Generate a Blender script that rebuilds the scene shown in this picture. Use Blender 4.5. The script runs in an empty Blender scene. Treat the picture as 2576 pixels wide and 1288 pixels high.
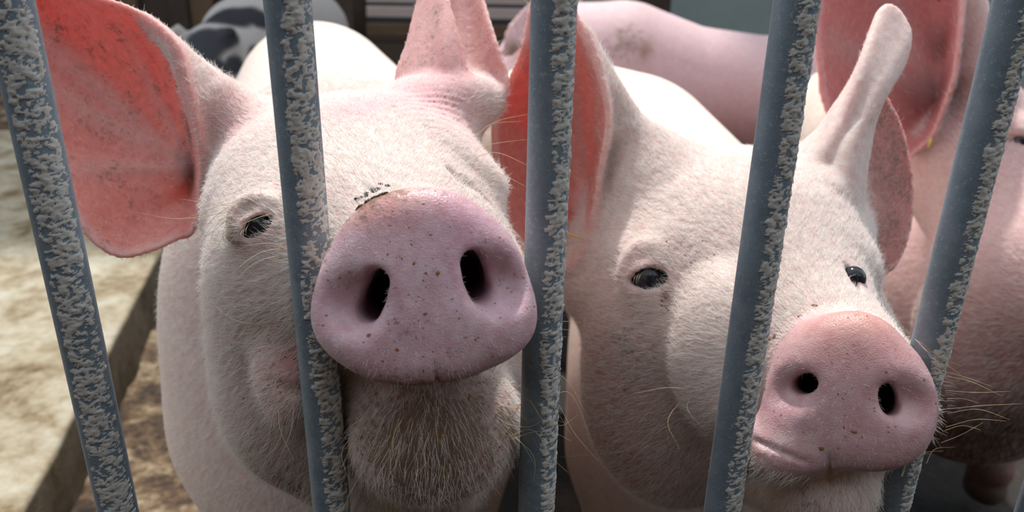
import bpy, math, random, time
import numpy as np
from mathutils import Matrix, Vector
from mathutils.bvhtree import BVHTree

T0 = time.time()
rng = np.random.default_rng(7)
random.seed(7)
SC = bpy.context.scene
COL = SC.collection

# ------------------------------------------------------------------ camera
F = 2000.0                       # focal length in pixels of the 2576 x 1288 frame
CX, CY = 1288.0, 644.0
CAM = np.array([0.0, 0.0, 0.85])
zc = np.array([89.0, 4823.0, F]); zc /= np.linalg.norm(zc)          # world up seen in camera axes
fwd = np.array([0, 0, -1.0]); yw = fwd - zc * (fwd @ zc); yw /= np.linalg.norm(yw)
xw = np.cross(yw, zc)
RW = np.stack([xw, yw, zc])      # camera axes -> world
cam_data = bpy.data.cameras.new('camera')
cam = bpy.data.objects.new('camera', cam_data); COL.objects.link(cam)
M4 = Matrix.Identity(4)
for i in range(3):
    for j in range(3): M4[i][j] = RW[i, j]
    M4[i][3] = CAM[i]
cam.matrix_world = M4
cam_data.sensor_width = 36.0
cam_data.lens = 36.0 * F / 2576.0
cam_data.clip_start = 0.02
cam_data.dof.use_dof = True
cam_data.dof.focus_distance = 0.425
cam_data.dof.aperture_fstop = 9.0
SC.camera = cam

# ------------------------------------------------------------------ light
world = bpy.data.worlds.new('sky'); SC.world = world; world.use_nodes = True
wn = world.node_tree.nodes; wl = world.node_tree.links
bg = wn['Background']; bg.inputs[1].default_value = 1.3
tc = wn.new('ShaderNodeTexCoord'); sx = wn.new('ShaderNodeSeparateXYZ'); wl.new(tc.outputs['Generated'], sx.inputs[0])
wr = wn.new('ShaderNodeValToRGB'); wl.new(sx.outputs[2], wr.inputs[0]); wl.new(wr.outputs[0], bg.inputs[0])
e = wr.color_ramp.elements                       # pale bright overcast-blue sky above, dull earth below the horizon
e[0].position, e[0].color = 0.0, (0.10, 0.085, 0.07, 1)
e[1].position, e[1].color = 0.03, (0.76, 0.84, 0.94, 1)
x = e.new(1.0); x.color = (0.84, 0.92, 1.0, 1)
sun_data = bpy.data.lights.new('sun', 'SUN'); sun_data.energy = 4.0; sun_data.angle = math.radians(2.0)
sun_data.color = (1.0, 0.965, 0.91)
sun = bpy.data.objects.new('sun', sun_data); COL.objects.link(sun)
SUN_EL, SUN_AZ = 56.0, -4.0      # from behind the animals, almost straight on
se, sa = math.radians(SUN_EL), math.radians(SUN_AZ)
sdir = Vector((math.sin(sa) * math.cos(se), math.cos(sa) * math.cos(se), math.sin(se)))
sun.rotation_euler = sdir.to_track_quat('Z', 'Y').to_euler()
sun.location = (0, 2, 4)
vs = SC.view_settings
vs.view_transform = 'Standard'; vs.look = 'None'; vs.gamma = 1.0; vs.use_curve_mapping = False
vs.exposure = 0.0
SC.cycles.max_bounces = 6; SC.cycles.diffuse_bounces = 3; SC.cycles.glossy_bounces = 2; SC.cycles.transmission_bounces = 3
SC.cycles.caustics_reflective = False; SC.cycles.caustics_refractive = False
SC.cycles.use_adaptive_sampling = True; SC.cycles.adaptive_threshold = 0.03

# ------------------------------------------------------------------ coordinates
def P(px, py, Z):
    """photo point at depth Z -> view axes (right, down, depth), metres"""
    return np.array([(px - CX) / F * Z, (py - CY) / F * Z, Z])
def to_world(A):
    A = np.atleast_2d(A)
    return (A * np.array([1, -1, -1.0])) @ RW.T + CAM
def from_world(A):
    A = np.atleast_2d(A)
    return ((A - CAM) @ RW) * np.array([1, -1, -1.0])
def PW(px, py, Z): return to_world(P(px, py, Z))[0]
def on_plane(px, py, z):
    """photo point on the horizontal plane at height z (world)"""
    d = to_world(P(px, py, 1.0))[0] - CAM
    return CAM + d * ((z - CAM[2]) / d[2])
def Wc(x, y, z): return from_world(np.array([x, y, z]))[0]

def sstep(a, b, x):
    t = np.clip((x - a) / (b - a), 0, 1); return t * t * (3 - 2 * t)

# ------------------------------------------------------------------ value noise
_perm = np.random.default_rng(3).random(65536).astype(np.float32)
def vnoise(p):
    p = np.asarray(p, dtype=np.float64); i = np.floor(p).astype(np.int64); f = p - i; f = f * f * (3 - 2 * f)
    out = 0
    for dx in (0, 1):
        for dy in (0, 1):
            for dz in (0, 1):
                h = ((i[:, 0] + dx) * 73856093 ^ (i[:, 1] + dy) * 19349663 ^ (i[:, 2] + dz) * 83492791) & 65535
                w = (f[:, 0] if dx else 1 - f[:, 0]) * (f[:, 1] if dy else 1 - f[:, 1]) * (f[:, 2] if dz else 1 - f[:, 2])
                out = out + w * _perm[h]
    return out
def fbm(p, o=4):
    s = 0; a = 0.5
    for k in range(o): s = s + a * vnoise(p * 2 ** k + 17.3 * k); a *= 0.5
    return s

# ------------------------------------------------------------------ objects
def obj(name, me, mat=None, parent=None):
    o = bpy.data.objects.new(name, me); COL.objects.link(o)
    if mat is not None and hasattr(me, 'materials') and len(me.materials) == 0: me.materials.append(mat)
    if parent is not None: o.parent = parent
    return o
def tag(o, label=None, cat=None, group=None, kind=None):
    if label: o['label'] = label
    if cat: o['category'] = cat
    if group: o['group'] = group
    if kind: o['kind'] = kind
    return o
def mesh_np(name, V, quads, smooth=True):
    me = bpy.data.meshes.new(name)
    V = np.asarray(V, dtype=np.float32); Q = np.asarray(quads, dtype=np.int32)
    k = Q.shape[1]
    me.vertices.add(len(V)); me.vertices.foreach_set('co', V.ravel())
    me.loops.add(Q.size); me.loops.foreach_set('vertex_index', Q.ravel())
    me.polygons.add(len(Q)); me.polygons.foreach_set('loop_start', np.arange(0, Q.size, k, dtype=np.int32))
    if smooth: me.polygons.foreach_set('use_smooth', np.ones(len(Q), dtype=bool))
    me.update(calc_edges=True); me.validate()
    return me
def color_attr(me, name, arr):
    a = me.attributes.new(name, 'FLOAT_COLOR', 'POINT')
    c = np.ones((len(arr), 4), dtype=np.float32); c[:, :3] = arr; a.data.foreach_set('color', c.ravel())
def float_attr(me, name, arr):
    a = me.attributes.new(name, 'FLOAT', 'POINT'); a.data.foreach_set('value', np.asarray(arr, dtype=np.float32))

def tube_mesh(pts, rad, sides=8, caps=True):
    """verts, quads of a tube along pts (world)"""
    pts = np.asarray(pts, float); n = len(pts); rad = np.broadcast_to(np.asarray(rad, float), (n,))
    t = np.gradient(pts, axis=0); t /= np.linalg.norm(t, axis=1)[:, None] + 1e-12
    ref = np.array([0.31, 0.17, 0.93]);
    if abs(t[0] @ ref) > .9: ref = np.array([1.0, 0, 0])
    V = []; a = np.cross(t[0], ref); a /= np.linalg.norm(a)
    ang = np.arange(sides) * 2 * math.pi / sides
    for i in range(n):
        a = a - t[i] * (a @ t[i]); a /= np.linalg.norm(a) + 1e-12
        b = np.cross(t[i], a)
        V.append(pts[i] + rad[i] * (np.cos(ang)[:, None] * a + np.sin(ang)[:, None] * b))
    V = np.concatenate(V)
    q = []
    for i in range(n - 1):
        for k in range(sides):
            k2 = (k + 1) % sides
            q.append((i * sides + k, i * sides + k2, (i + 1) * sides + k2, (i + 1) * sides + k))
    if caps:
        V = np.vstack([V, pts[0], pts[-1]]); c0 = len(V) - 2; c1 = len(V) - 1
        for k in range(0, sides, 2):
            q.append((c0, (k + 2) % sides, k + 1, k)); o_ = (n - 1) * sides
            q.append((c1, o_ + k, o_ + k + 1, o_ + (k + 2) % sides))
    return V, np.array(q)
def box_mesh(name, c, s, rot=0.0, bev=0.0, tilt=0.0):
    import bmesh
    bm = bmesh.new(); bmesh.ops.create_cube(bm, size=1.0)
    bmesh.ops.scale(bm, vec=s, verts=bm.verts)
    if bev: bmesh.ops.bevel(bm, geom=list(bm.edges), offset=bev, segments=2, affect='EDGES', profile=0.6)
    bmesh.ops.rotate(bm, cent=(0, 0, 0), matrix=Matrix.Rotation(tilt, 3, 'Y') , verts=bm.verts)
    bmesh.ops.rotate(bm, cent=(0, 0, 0), matrix=Matrix.Rotation(rot, 3, 'Z'), verts=bm.verts)
    bmesh.ops.translate(bm, vec=c, verts=bm.verts)
    me = bpy.data.meshes.new(name); bm.to_mesh(me); bm.free(); return me

# ------------------------------------------------------------------ materials
def s2l(r, g, b):
    f = lambda c: (c / 255 / 12.92) if c / 255 <= 0.04045 else ((c / 255 + 0.055) / 1.055) ** 2.4
    return (f(r), f(g), f(b))
def new_mat(name):
    m = bpy.data.materials.new(name); m.use_nodes = True
    nt = m.node_tree; return m, nt, nt.nodes['Principled BSDF']
def N(nt, t, **kw):
    n = nt.nodes.new(t)
    for k, v in kw.items():
        if k.startswith('i_'):
            key = k[2:].replace('_', ' '); n.inputs[key].default_value = v
        else: setattr(n, k, v)
    return n
def ramp(nt, fac, stops):
    r = nt.nodes.new('ShaderNodeValToRGB'); e = r.color_ramp.elements
    e[0].position, e[0].color = stops[0][0], (*stops[0][1], 1)
    e[1].position, e[1].color = stops[-1][0], (*stops[-1][1], 1)
    for p, c in stops[1:-1]:
        x = e.new(p); x.color = (*c, 1)
    nt.links.new(fac, r.inputs[0]); return r.outputs[0]
def mixc(nt, fac, a, b, mode='MIX'):
    m = nt.nodes.new('ShaderNodeMix'); m.data_type = 'RGBA'; m.blend_type = mode
    for sock, v in ((m.inputs[0], fac), (m.inputs[6], a), (m.inputs[7], b)):
        if isinstance(v, (int, float)): sock.default_value = v
        elif isinstance(v, tuple): sock.default_value = (*v, 1) if len(v) == 3 else v
        else: nt.links.new(v, sock)
    return m.outputs[2]
def mth(nt, op, a, b=None, clamp=False):
    m = nt.nodes.new('ShaderNodeMath'); m.operation = op; m.use_clamp = clamp
    for i, v in enumerate((a, b)):
        if v is None: continue
        if isinstance(v, (int, float)): m.inputs[i].default_value = v
        else: nt.links.new(v, m.inputs[i])
    return m.outputs[0]
def noise(nt, vec, scale, detail=4, rough=0.6, dist=0.0):
    n = N(nt, 'ShaderNodeTexNoise'); n.inputs['Scale'].default_value = scale; n.inputs['Detail'].default_value = detail
    n.inputs['Roughness'].default_value = rough; n.inputs['Distortion'].default_value = dist
    if vec is not None: nt.links.new(vec, n.inputs['Vector'])
    return n.outputs['Fac']
def geo_pos(nt): return N(nt, 'ShaderNodeNewGeometry').outputs['Position']

def skin_material(name, speck=0.5):
    m, nt, b = new_mat(name); L = nt.links
    pig = N(nt, 'ShaderNodeAttribute', attribute_name='pigment').outputs['Color']
    sep = N(nt, 'ShaderNodeAttribute', attribute_name='masks').outputs['Color']
    sp = N(nt, 'ShaderNodeSeparateColor'); L.new(sep, sp.inputs[0])
    ear, wet_or_shade, dirt = sp.outputs[0], sp.outputs[1], sp.outputs[2]
    pos = geo_pos(nt)
    mott = noise(nt, pos, 160, 5, 0.65)
    col = mixc(nt, ramp(nt, mott, [(0.35, (0, 0, 0)), (0.75, (1, 1, 1))]), pig, mixc(nt, 1.0, pig, (0.84, 0.70, 0.70), 'MULTIPLY'))
    bl = noise(nt, pos, 42, 4, 0.6)
    col = mixc(nt, mth(nt, 'MULTIPLY', ramp(nt, bl, [(0.42, (0, 0, 0)), (0.62, (1, 1, 1))]), mth(nt, 'ADD', 0.25, mth(nt, 'MULTIPLY', wet_or_shade, 0.45))), col, mixc(nt, 1.0, col, (0.93, 0.78, 0.82), 'MULTIPLY'))
    # dried dirt: blotches and crumbs where the dirt mask is high
    n1 = noise(nt, pos, 330, 6, 0.7); n2 = noise(nt, pos, 75, 4, 0.6)
    dm = mth(nt, 'ADD', mth(nt, 'MULTIPLY', n1, 0.6), mth(nt, 'MULTIPLY', n2, 0.4))
    dm = mth(nt, 'ADD', dm, mth(nt, 'MULTIPLY', dirt, 0.42))
    dmask = ramp(nt, dm, [(0.66, (0, 0, 0)), (0.80, (1, 1, 1))])
    dcol = mixc(nt, n2, s2l(84, 64, 50), s2l(150, 120, 94))
    dfac = mth(nt, 'MULTIPLY', dmask, 0.8)
    col = mixc(nt, dfac, col, dcol)
    L.new(col, b.inputs['Base Color'])
    rough = mth(nt, 'SUBTRACT', 0.62, mth(nt, 'MULTIPLY', wet_or_shade, 0.26)); L.new(rough, b.inputs['Roughness'])
    b.inputs['Specular IOR Level'].default_value = 0.42
    b.inputs['Subsurface Weight'].default_value = 1.0
    b.inputs['Subsurface Radius'].default_value = (1.0, 0.42, 0.30)
    sc = mth(nt, 'ADD', mth(nt, 'ADD', 0.0018, mth(nt, 'MULTIPLY', wet_or_shade, 0.0014)), mth(nt, 'MULTIPLY', ear, 0.0080)); L.new(sc, b.inputs['Subsurface Scale'])
    # pores, creases
    vo = N(nt, 'ShaderNodeTexVoronoi'); vo.inputs['Scale'].default_value = 1050; L.new(pos, vo.inputs['Vector'])
    h = mth(nt, 'ADD', mth(nt, 'MULTIPLY', vo.outputs['Distance'], 0.5), mth(nt, 'MULTIPLY', noise(nt, pos, 240, 6, 0.7), 1.0))
    h = mth(nt, 'ADD', h, mth(nt, 'MULTIPLY', dmask, 0.8))
    bp = N(nt, 'ShaderNodeBump'); bp.inputs['Strength'].default_value = 0.42; bp.inputs['Distance'].default_value = 0.0009
    L.new(h, bp.inputs['Height']); L.new(bp.outputs[0], b.inputs['Normal'])
    return m
def hair_material(name, c0, c1):
    m, nt, b = new_mat(name); L = nt.links
    hi = N(nt, 'ShaderNodeHairInfo')
    L.new(mixc(nt, hi.outputs['Random'], c0, c1), b.inputs['Base Color'])
    b.inputs['Roughness'].default_value = 0.45; b.inputs['Specular IOR Level'].default_value = 0.4
    tr = N(nt, 'ShaderNodeBsdfTranslucent'); L.new(mixc(nt, hi.outputs['Random'], c0, c1), tr.inputs[0])
    mx = N(nt, 'ShaderNodeMixShader'); mx.inputs[0].default_value = 0.45
    L.new(b.outputs[0], mx.inputs[1]); L.new(tr.outputs[0], mx.inputs[2])
    L.new(mx.outputs[0], nt.nodes['Material Output'].inputs['Surface'])
    return m
def plain(name, rgb, rough=0.6, nscale=None, amt=0.3, bump=0.0, metal=0.0):
    m, nt, b = new_mat(name); L = nt.links
    b.inputs['Roughness'].default_value = rough; b.inputs['Metallic'].default_value = metal
    c = s2l(*rgb)
    if nscale:
        n = noise(nt, geo_pos(nt), nscale, 6, 0.65)
        L.new(mixc(nt, n, tuple(v * (1 - amt) for v in c), tuple(min(1, v * (1 + amt)) for v in c)), b.inputs['Base Color'])
        if bump:
            bp = N(nt, 'ShaderNodeBump'); bp.inputs['Distance'].default_value = bump; L.new(n, bp.inputs['Height']); L.new(bp.outputs[0], b.inputs['Normal'])
    else: b.inputs['Base Color'].default_value = (*c, 1)
    return m

# ------------------------------------------------------------------ signed distance modelling
def rotm(ax, ay, az):
    ax, ay, az = (math.radians(v) for v in (ax, ay, az))
    cx, sx, cy, sy, cz, sz = math.cos(ax), math.sin(ax), math.cos(ay), math.sin(ay), math.cos(az), math.sin(az)
    Rx = np.array([[1, 0, 0], [0, cx, -sx], [0, sx, cx]]); Ry = np.array([[cy, 0, sy], [0, 1, 0], [-sy, 0, cy]]); Rz = np.array([[cz, -sz, 0], [sz, cz, 0], [0, 0, 1]])
    return Rz @ Ry @ Rx
def ell(c, r, rot=(0, 0, 0)):
    """ellipsoid: centre (view axes), radii in mm"""
    c = np.asarray(c, float); r = np.asarray(r, float) / 1000.0; R = rotm(*rot)
    def f(p):
        q = (p - c) @ R
        k0 = np.sqrt(((q / r) ** 2).sum(1)); k1 = np.sqrt(((q / (r * r)) ** 2).sum(1)) + 1e-9
        return k0 * (k0 - 1.0) / k1
    return f
def cone(a, ra, b, rb):
    a = np.asarray(a, float); b = np.asarray(b, float); ra /= 1000.0; rb /= 1000.0; ab = b - a; L2 = ab @ ab
    def f(p):
        h = np.clip(((p - a) @ ab) / L2, 0, 1)
        return np.sqrt(((p - a - h[:, None] * ab) ** 2).sum(1)) - (ra + (rb - ra) * h)
    return f
def chain(pts, rad):
    fs = [cone(pts[i], rad[i], pts[i + 1], rad[i + 1]) for i in range(len(pts) - 1)]
    def f(p):
        d = fs[0](p)
        for g in fs[1:]: d = np.minimum(d, g(p))
        return d
    return f
def smin(a, b, k):
    h = np.maximum(k - np.abs(a - b), 0) / k
    return np.minimum(a, b) - h * h * k * 0.25
def smax(a, b, k): return -smin(-a, -b, k)

def catmull(pts, n, closed=True):
    pts = np.asarray(pts, float); m = len(pts); out = []
    t = np.linspace(0, m if closed else m - 1, n, endpoint=not closed)
    for x in t:
        i = int(math.floor(x)); f = x - i
        if closed: p0, p1, p2, p3 = (pts[(i + k) % m] for k in (-1, 0, 1, 2))
        else:
            i = min(i, m - 2); f = x - i
            p1, p2 = pts[i], pts[i + 1]; p0 = pts[i - 1] if i > 0 else 2 * p1 - p2; p3 = pts[i + 2] if i + 2 < m else 2 * p2 - p1
        out.append(0.5 * (2 * p1 + (p2 - p0) * f + (2 * p0 - 5 * p1 + 4 * p2 - p3) * f * f + (3 * p1 - p0 - 3 * p2 + p3) * f ** 3))
    return np.array(out)

class Ear:
    """thin curved sheet: fan from the root of the ear to its rim; rim = (x, y, depth) points"""
    def __init__(s, base, rim, conc=12, thick=(4.2, 2.0), veins=(), nt=120, nr=26, concs=None, vamp=1.6):
        R = catmull(rim, nt, True); B = np.array(base, float)
        if concs is not None:
            cc = catmull(np.array([[c, 0, 0] for c in concs]), nt, True)[:, 0]
        else: cc = np.full(nt, conc, float)
        r = np.linspace(0.02, 1, nr); V = np.zeros((nr, nt, 3))
        th = np.arange(nt) / nt
        vein = np.zeros((nr, nt))
        for v0, w in veins:
            d = np.abs((th - v0 + .5) % 1 - .5)
            vein = np.maximum(vein, np.exp(-(d[None] / (w * (0.35 + 0.65 * r[:, None]) / np.maximum(r[:, None], .25) * .5)) ** 2) * np.sin(math.pi * np.clip(r, 0, 1))[:, None] ** .6)
        for i, x in enumerate(r):
            q = B + (R - B) * x
            Z = q[:, 2] + cc / 1000 * math.sin(math.pi * x) - vein[i] * vamp / 1000
            V[i] = np.stack([(q[:, 0] - CX) / F * Z, (q[:, 1] - CY) / F * Z, Z], 1)
        s.V = V.reshape(-1, 3); s.nt = nt
        fc = []
        for i in range(nr - 1):
            for k in range(nt):
                k2 = (k + 1) % nt
                fc.append((i * nt + k, i * nt + k2, (i + 1) * nt + k2)); fc.append((i * nt + k, (i + 1) * nt + k2, (i + 1) * nt + k))
        s.fr = np.repeat((r[:-1] + r[1:]) / 2, nt * 2); s.fth = np.tile(np.repeat(th, 2), nr - 1)
        vv = (vein[:-1] + vein[1:]) / 2; s.fv = np.repeat(vv.reshape(-1), 2)
        s.bvh = BVHTree.FromPolygons([tuple(v) for v in s.V], fc)
        fv = s.V[np.array(fc)]; nrm = np.cross(fv[:, 1] - fv[:, 0], fv[:, 2] - fv[:, 0]); s.fn = nrm / (np.linalg.norm(nrm, axis=1)[:, None] + 1e-12)
        s.fc = fv.mean(1)
        s.lo = s.V.min(0); s.hi = s.V.max(0); s.th = thick
    def near(s, p):
        idx = np.empty(len(p), int); d = np.empty(len(p)); fn = s.bvh.find_nearest
        for i, q in enumerate(p.tolist()):
            _, _, j, dd = fn(q); idx[i] = j; d[i] = dd
        return idx, d
    def __call__(s, p):
        o = np.maximum(np.maximum(s.lo - p, p - s.hi), 0); bd = np.sqrt((o ** 2).sum(1))
        out = bd + 0.004
        m = bd < 0.02
        if m.any():
            j, d = s.near(p[m]); r = s.fr[j]
            out[m] = d - (s.th[0] * (1 - r) + s.th[1] * r) / 1000
        return out

class Snout:
    """flat-faced disc with an outline table; O centre (x, y, depth), outline in photo points"""
    def __init__(s, O, outline, yaw=0, pitch=0, dome=5, rim=13, neck=0.86, length=75, relief=()):
        s.O = P(*O); R = rotm(pitch, yaw, 0)
        view = s.O / np.linalg.norm(s.O)
        n = -view; r = np.cross(np.array([0, 1.0, 0]), -n); r /= np.linalg.norm(r); u = np.cross(-n, r)
        B = np.stack([r, u, n]); B = R @ B if (yaw or pitch) else B
        s.r, s.u, s.n = B
        q = np.array([P(x, y, O[2]) for x, y in outline]) - s.O
        a, b = q @ s.r, q @ s.u
        th = np.arctan2(b, a); o = np.argsort(th); th, rad = th[o], np.hypot(a, b)[o]
        T = np.concatenate([th - 2 * math.pi, th, th + 2 * math.pi]); Rr = np.tile(rad, 3)
        s.tt = np.linspace(-math.pi, math.pi, 721); base = np.interp(s.tt, T, Rr)
        k = np.hanning(61); k /= k.sum(); e = np.concatenate([base[-31:-1], base, base[1:31]]); sm = np.convolve(e, k, 'valid')
        s.tr = sm[:721]
        s.dome, s.rim, s.neck, s.len, s.rel = dome / 1000, rim / 1000, neck, length / 1000, relief
    def local(s, p):
        q = p - s.O; return q @ s.r, q @ s.u, q @ s.n
    def at(s, px, py, c):
        """view point at photo position, c metres in front of the disc plane"""
        d = np.array([(px - CX) / F, (py - CY) / F, 1.0]); t = (s.O @ s.n + c) / (d @ s.n); return d * t
    def __call__(s, p):
        a, b, c = s.local(p)
        rho = np.hypot(a, b); Rr = np.interp(np.arctan2(b, a), s.tt, s.tr)
        sc = 1 - (1 - s.neck) * sstep(-0.006, -0.030, c) + 0.16 * sstep(-0.040, -0.080, c)
        d1 = (rho - Rr * sc) * 0.92
        x = np.clip(rho / Rr, 0, 1.3); Fz = -s.dome * x ** 2.5
        for (ra, rb, w, h) in s.rel: Fz = Fz + h / 1000 * np.exp(-(((a - ra) ** 2 + (b - rb) ** 2) / w ** 2))
        d2 = c - Fz
        d = smax(d1, d2, s.rim)
        return smax(d, -s.len - c, 0.01)

class Body:
    def __init__(s): s.ops = []; s.ears = []
    def add(s, f, k=20): s.ops.append((0, f, k / 1000)); return s
    def sub(s, f, k=8): s.ops.append((1, f, k / 1000)); return s
    def disp(s, f): s.ops.append((2, f, 0)); return s
    def ear(s, e, k=14): s.ears.append(e); s.ops.append((0, e, k / 1000)); return s
    def __call__(s, p, act=None, rec=None):
        d = np.full(len(p), 1.0)
        for n, (t, f, k) in enumerate(s.ops):
            if act is not None and not act[n]: continue
            if t == 2: d = d - f(p, d); continue
            v = f(p)
            if rec is not None: rec[n] = v
            d = smin(d, v, k) if t == 0 else smax(d, -v, k)
        return d

def polygonise(sdf, u0, u1, v0, v1, z0, z1, cell=6.0, wk=1.6, smooth=2):
    """surface nets over a sparse frustum-shaped grid: fine near the viewer, coarse far away"""
    lz = cell / F * wk
    BN = 8
    nu, nv, nw = (int(math.ceil(x)) for x in ((u1 - u0) / cell / BN, (v1 - v0) / cell / BN, math.log(z1 / z0) / lz / BN))
    def pos(i):
        Z = z0 * np.exp(i[:, 2] * lz)
        return np.stack([(u0 + i[:, 0] * cell - CX) / F * Z, (v0 + i[:, 1] * cell - CY) / F * Z, Z], 1)
    g = np.stack(np.meshgrid(np.arange(nu), np.arange(nv), np.arange(nw), indexing='ij'), -1).reshape(-1, 3)
    c = pos((g + 0.5) * BN); rec = {}; d = sdf(c, None, rec)
    rad = c[:, 2] * cell / F * BN * 0.5 * math.sqrt(2 + wk * wk) * 1.25 + 0.003
    keep = np.abs(d) < rad; g = g[keep]; rad = rad[keep]
    ACT = np.ones((len(g), len(sdf.ops)), bool)
    for n, v in rec.items(): ACT[:, n] = v[keep] < sdf.ops[n][2] + 2.0 * rad + 0.004
    off = np.stack(np.meshgrid(*[np.arange(BN + 1)] * 3, indexing='ij'), -1).reshape(-1, 3)
    S = np.array([nu * BN + 3, nv * BN + 3, nw * BN + 3], dtype=np.int64)
    def key(i): return ((i[:, 0] + 1) * S[1] + (i[:, 1] + 1)) * S[2] + i[:, 2] + 1
    allk, alli, cs = [], [], []
    CH = 60
    co = np.array([(x, y, z) for x in (0, 1) for y in (0, 1) for z in (0, 1)])
    cells, verts = [], []
    signs = []
    edges = [(0, 4), (1, 5), (2, 6), (3, 7), (0, 2), (1, 3), (4, 6), (5, 7), (0, 1), (2, 3), (4, 5), (6, 7)]
    for s0 in range(0, len(g), CH):
        gb = g[s0:s0 + CH]; idx = (gb[:, None] * BN + off[None]).reshape(-1, 3)
        dv = sdf(pos(idx.astype(float)), ACT[s0:s0 + CH].any(0)).reshape(len(gb), BN + 1, BN + 1, BN + 1)
        cor = np.stack([dv[:, x:x + BN, y:y + BN, z:z + BN] for x, y, z in co], -1)
        ins = cor < 0; act = ins.any(-1) & ~ins.all(-1)
        bi, x, y, z = np.nonzero(act); cc = cor[bi, x, y, z]; ci = gb[bi] * BN + np.stack([x, y, z], 1)
        acc = np.zeros((len(cc), 3)); cnt = np.zeros(len(cc))
        for a, b in edges:
            m = (cc[:, a] < 0) != (cc[:, b] < 0); t = np.where(m, cc[:, a] / (cc[:, a] - cc[:, b] + 1e-20), 0)
            q = co[a] + t[:, None] * (co[b] - co[a]); acc[m] += q[m]; cnt[m] += 1
        cells.append(ci); verts.append(ci + acc / cnt[:, None]); signs.append(cc[:, [0, 4, 2, 1]] < 0)
    ci = np.concatenate(cells); V = pos(np.concatenate(verts)); sg = np.concatenate(signs)
    k = key(ci); o = np.argsort(k); ks = k[o]
    def find(kk):
        j = np.clip(np.searchsorted(ks, kk), 0, len(ks) - 1); ok = ks[j] == kk; return o[j], ok
    st = np.array([S[1] * S[2], S[2], 1])
    Q = []
    for ax in range(3):
        b_, c_ = (ax + 1) % 3, (ax + 2) % 3
        m = sg[:, 0] != sg[:, 1 + ax]
        i0 = np.nonzero(m)[0]; kk = k[i0]
        i1, o1 = find(kk - st[b_]); i2, o2 = find(kk - st[b_] - st[c_]); i3, o3 = find(kk - st[c_])
        ok = o1 & o2 & o3; q = np.stack([i0, i1, i2, i3], 1)
        fl = sg[i0, 0]; q[~fl] = q[~fl][:, ::-1]
        Q.append(q[ok])
    Q = np.concatenate(Q)
    for _ in range(smooth):
        acc = np.zeros_like(V); cnt = np.zeros(len(V))
        for a in range(4):
            np.add.at(acc, Q[:, a], V[Q[:, (a + 1) % 4]]); np.add.at(cnt, Q[:, a], 1)
            np.add.at(acc, Q[:, a], V[Q[:, (a - 1) % 4]]); np.add.at(cnt, Q[:, a], 1)
        V = 0.5 * V + 0.5 * acc / np.maximum(cnt, 1)[:, None]
    return V, Q

class Surf:
    """finished skin of an animal: lookups by photo point, painting of pigment, hair roots"""
    def __init__(s, V, Q, ears):
        s.V, s.Q = V, Q; s.W = to_world(V)
        n = np.zeros_like(s.W)
        fn = np.cross(s.W[Q[:, 2]] - s.W[Q[:, 0]], s.W[Q[:, 3]] - s.W[Q[:, 1]])
        for a in range(4): np.add.at(n, Q[:, a], fn)
        n = n / (np.linalg.norm(n, axis=1)[:, None] + 1e-15)
        s.flip = ((n * (CAM - s.W)).sum(1) * (1 / (V[:, 2]))).mean() < 0
        # orientation: test against the nearest visible point
        i = np.argmin(V[:, 2]); s.flip = (n[i] @ (CAM - s.W[i])) < 0
        if s.flip: n = -n; s.Q = Q[:, ::-1].copy(); fn = -fn
        s.N = n; s.fn = fn
        s.px = V[:, 0] / V[:, 2] * F + CX; s.py = V[:, 1] / V[:, 2] * F + CY
        s.ear = np.zeros(len(V)); s.earfront = np.zeros(len(V)); s.earv = np.zeros(len(V)); s.earr = np.zeros(len(V)); s.earth = np.zeros(len(V)); s.earid = np.full(len(V), -1)
        for ei, e in enumerate(ears):
            o = np.maximum(np.maximum(e.lo - V, V - e.hi), 0); m = np.nonzero((o ** 2).sum(1) < 0.012 ** 2)[0]
            if not len(m): continue
            j, d = e.near(V[m]); r = e.fr[j]; th = (e.th[0] * (1 - r) + e.th[1] * r) / 1000
            k = 1 - sstep(0.0008, 0.006, d - th)
            up = k > s.ear[m]
            mm = m[up]
            s.ear[mm] = k[up]; s.earr[mm] = r[up]; s.earth[mm] = e.fth[j][up]; s.earv[mm] = e.fv[j][up]; s.earid[mm] = ei
            nv = e.fn[j]; side = ((V[m] - e.fc[j]) * nv).sum(1); toc = -(e.fc[j] * nv).sum(1)
            s.earfront[mm] = (side * toc > 0)[up]
    def at(s, px, py, tol=7):
        d2 = (s.px - px) ** 2 + (s.py - py) ** 2
        m = np.nonzero(d2 < tol * tol)[0]
        if not len(m): return int(np.argmin(d2))
        z = s.V[m, 2]; c = m[z < z.min() + 0.006]
        return int(c[np.argmin(d2[c])])
    def blob(s, px, py, r_px, sx=1.0, tilt=0.0):
        """soft spot on the skin around the surface point seen at (px, py)"""
        i = s.at(px, py); p = s.V[i]; r = r_px / F * p[2]
        q = s.V - p; a = math.radians(tilt); x = q[:, 0] * math.cos(a) + q[:, 1] * math.sin(a); y = -q[:, 0] * math.sin(a) + q[:, 1] * math.cos(a)
        return np.exp(-((x / sx) ** 2 + y ** 2 + q[:, 2] ** 2) / (r * r))

def finish(name, S, pigment, masks, mat, parent=None):
    me = mesh_np(name, S.W, S.Q)
    color_attr(me, 'pigment', pigment); color_attr(me, 'masks', masks)
    return obj(name, me, mat, parent)

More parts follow.
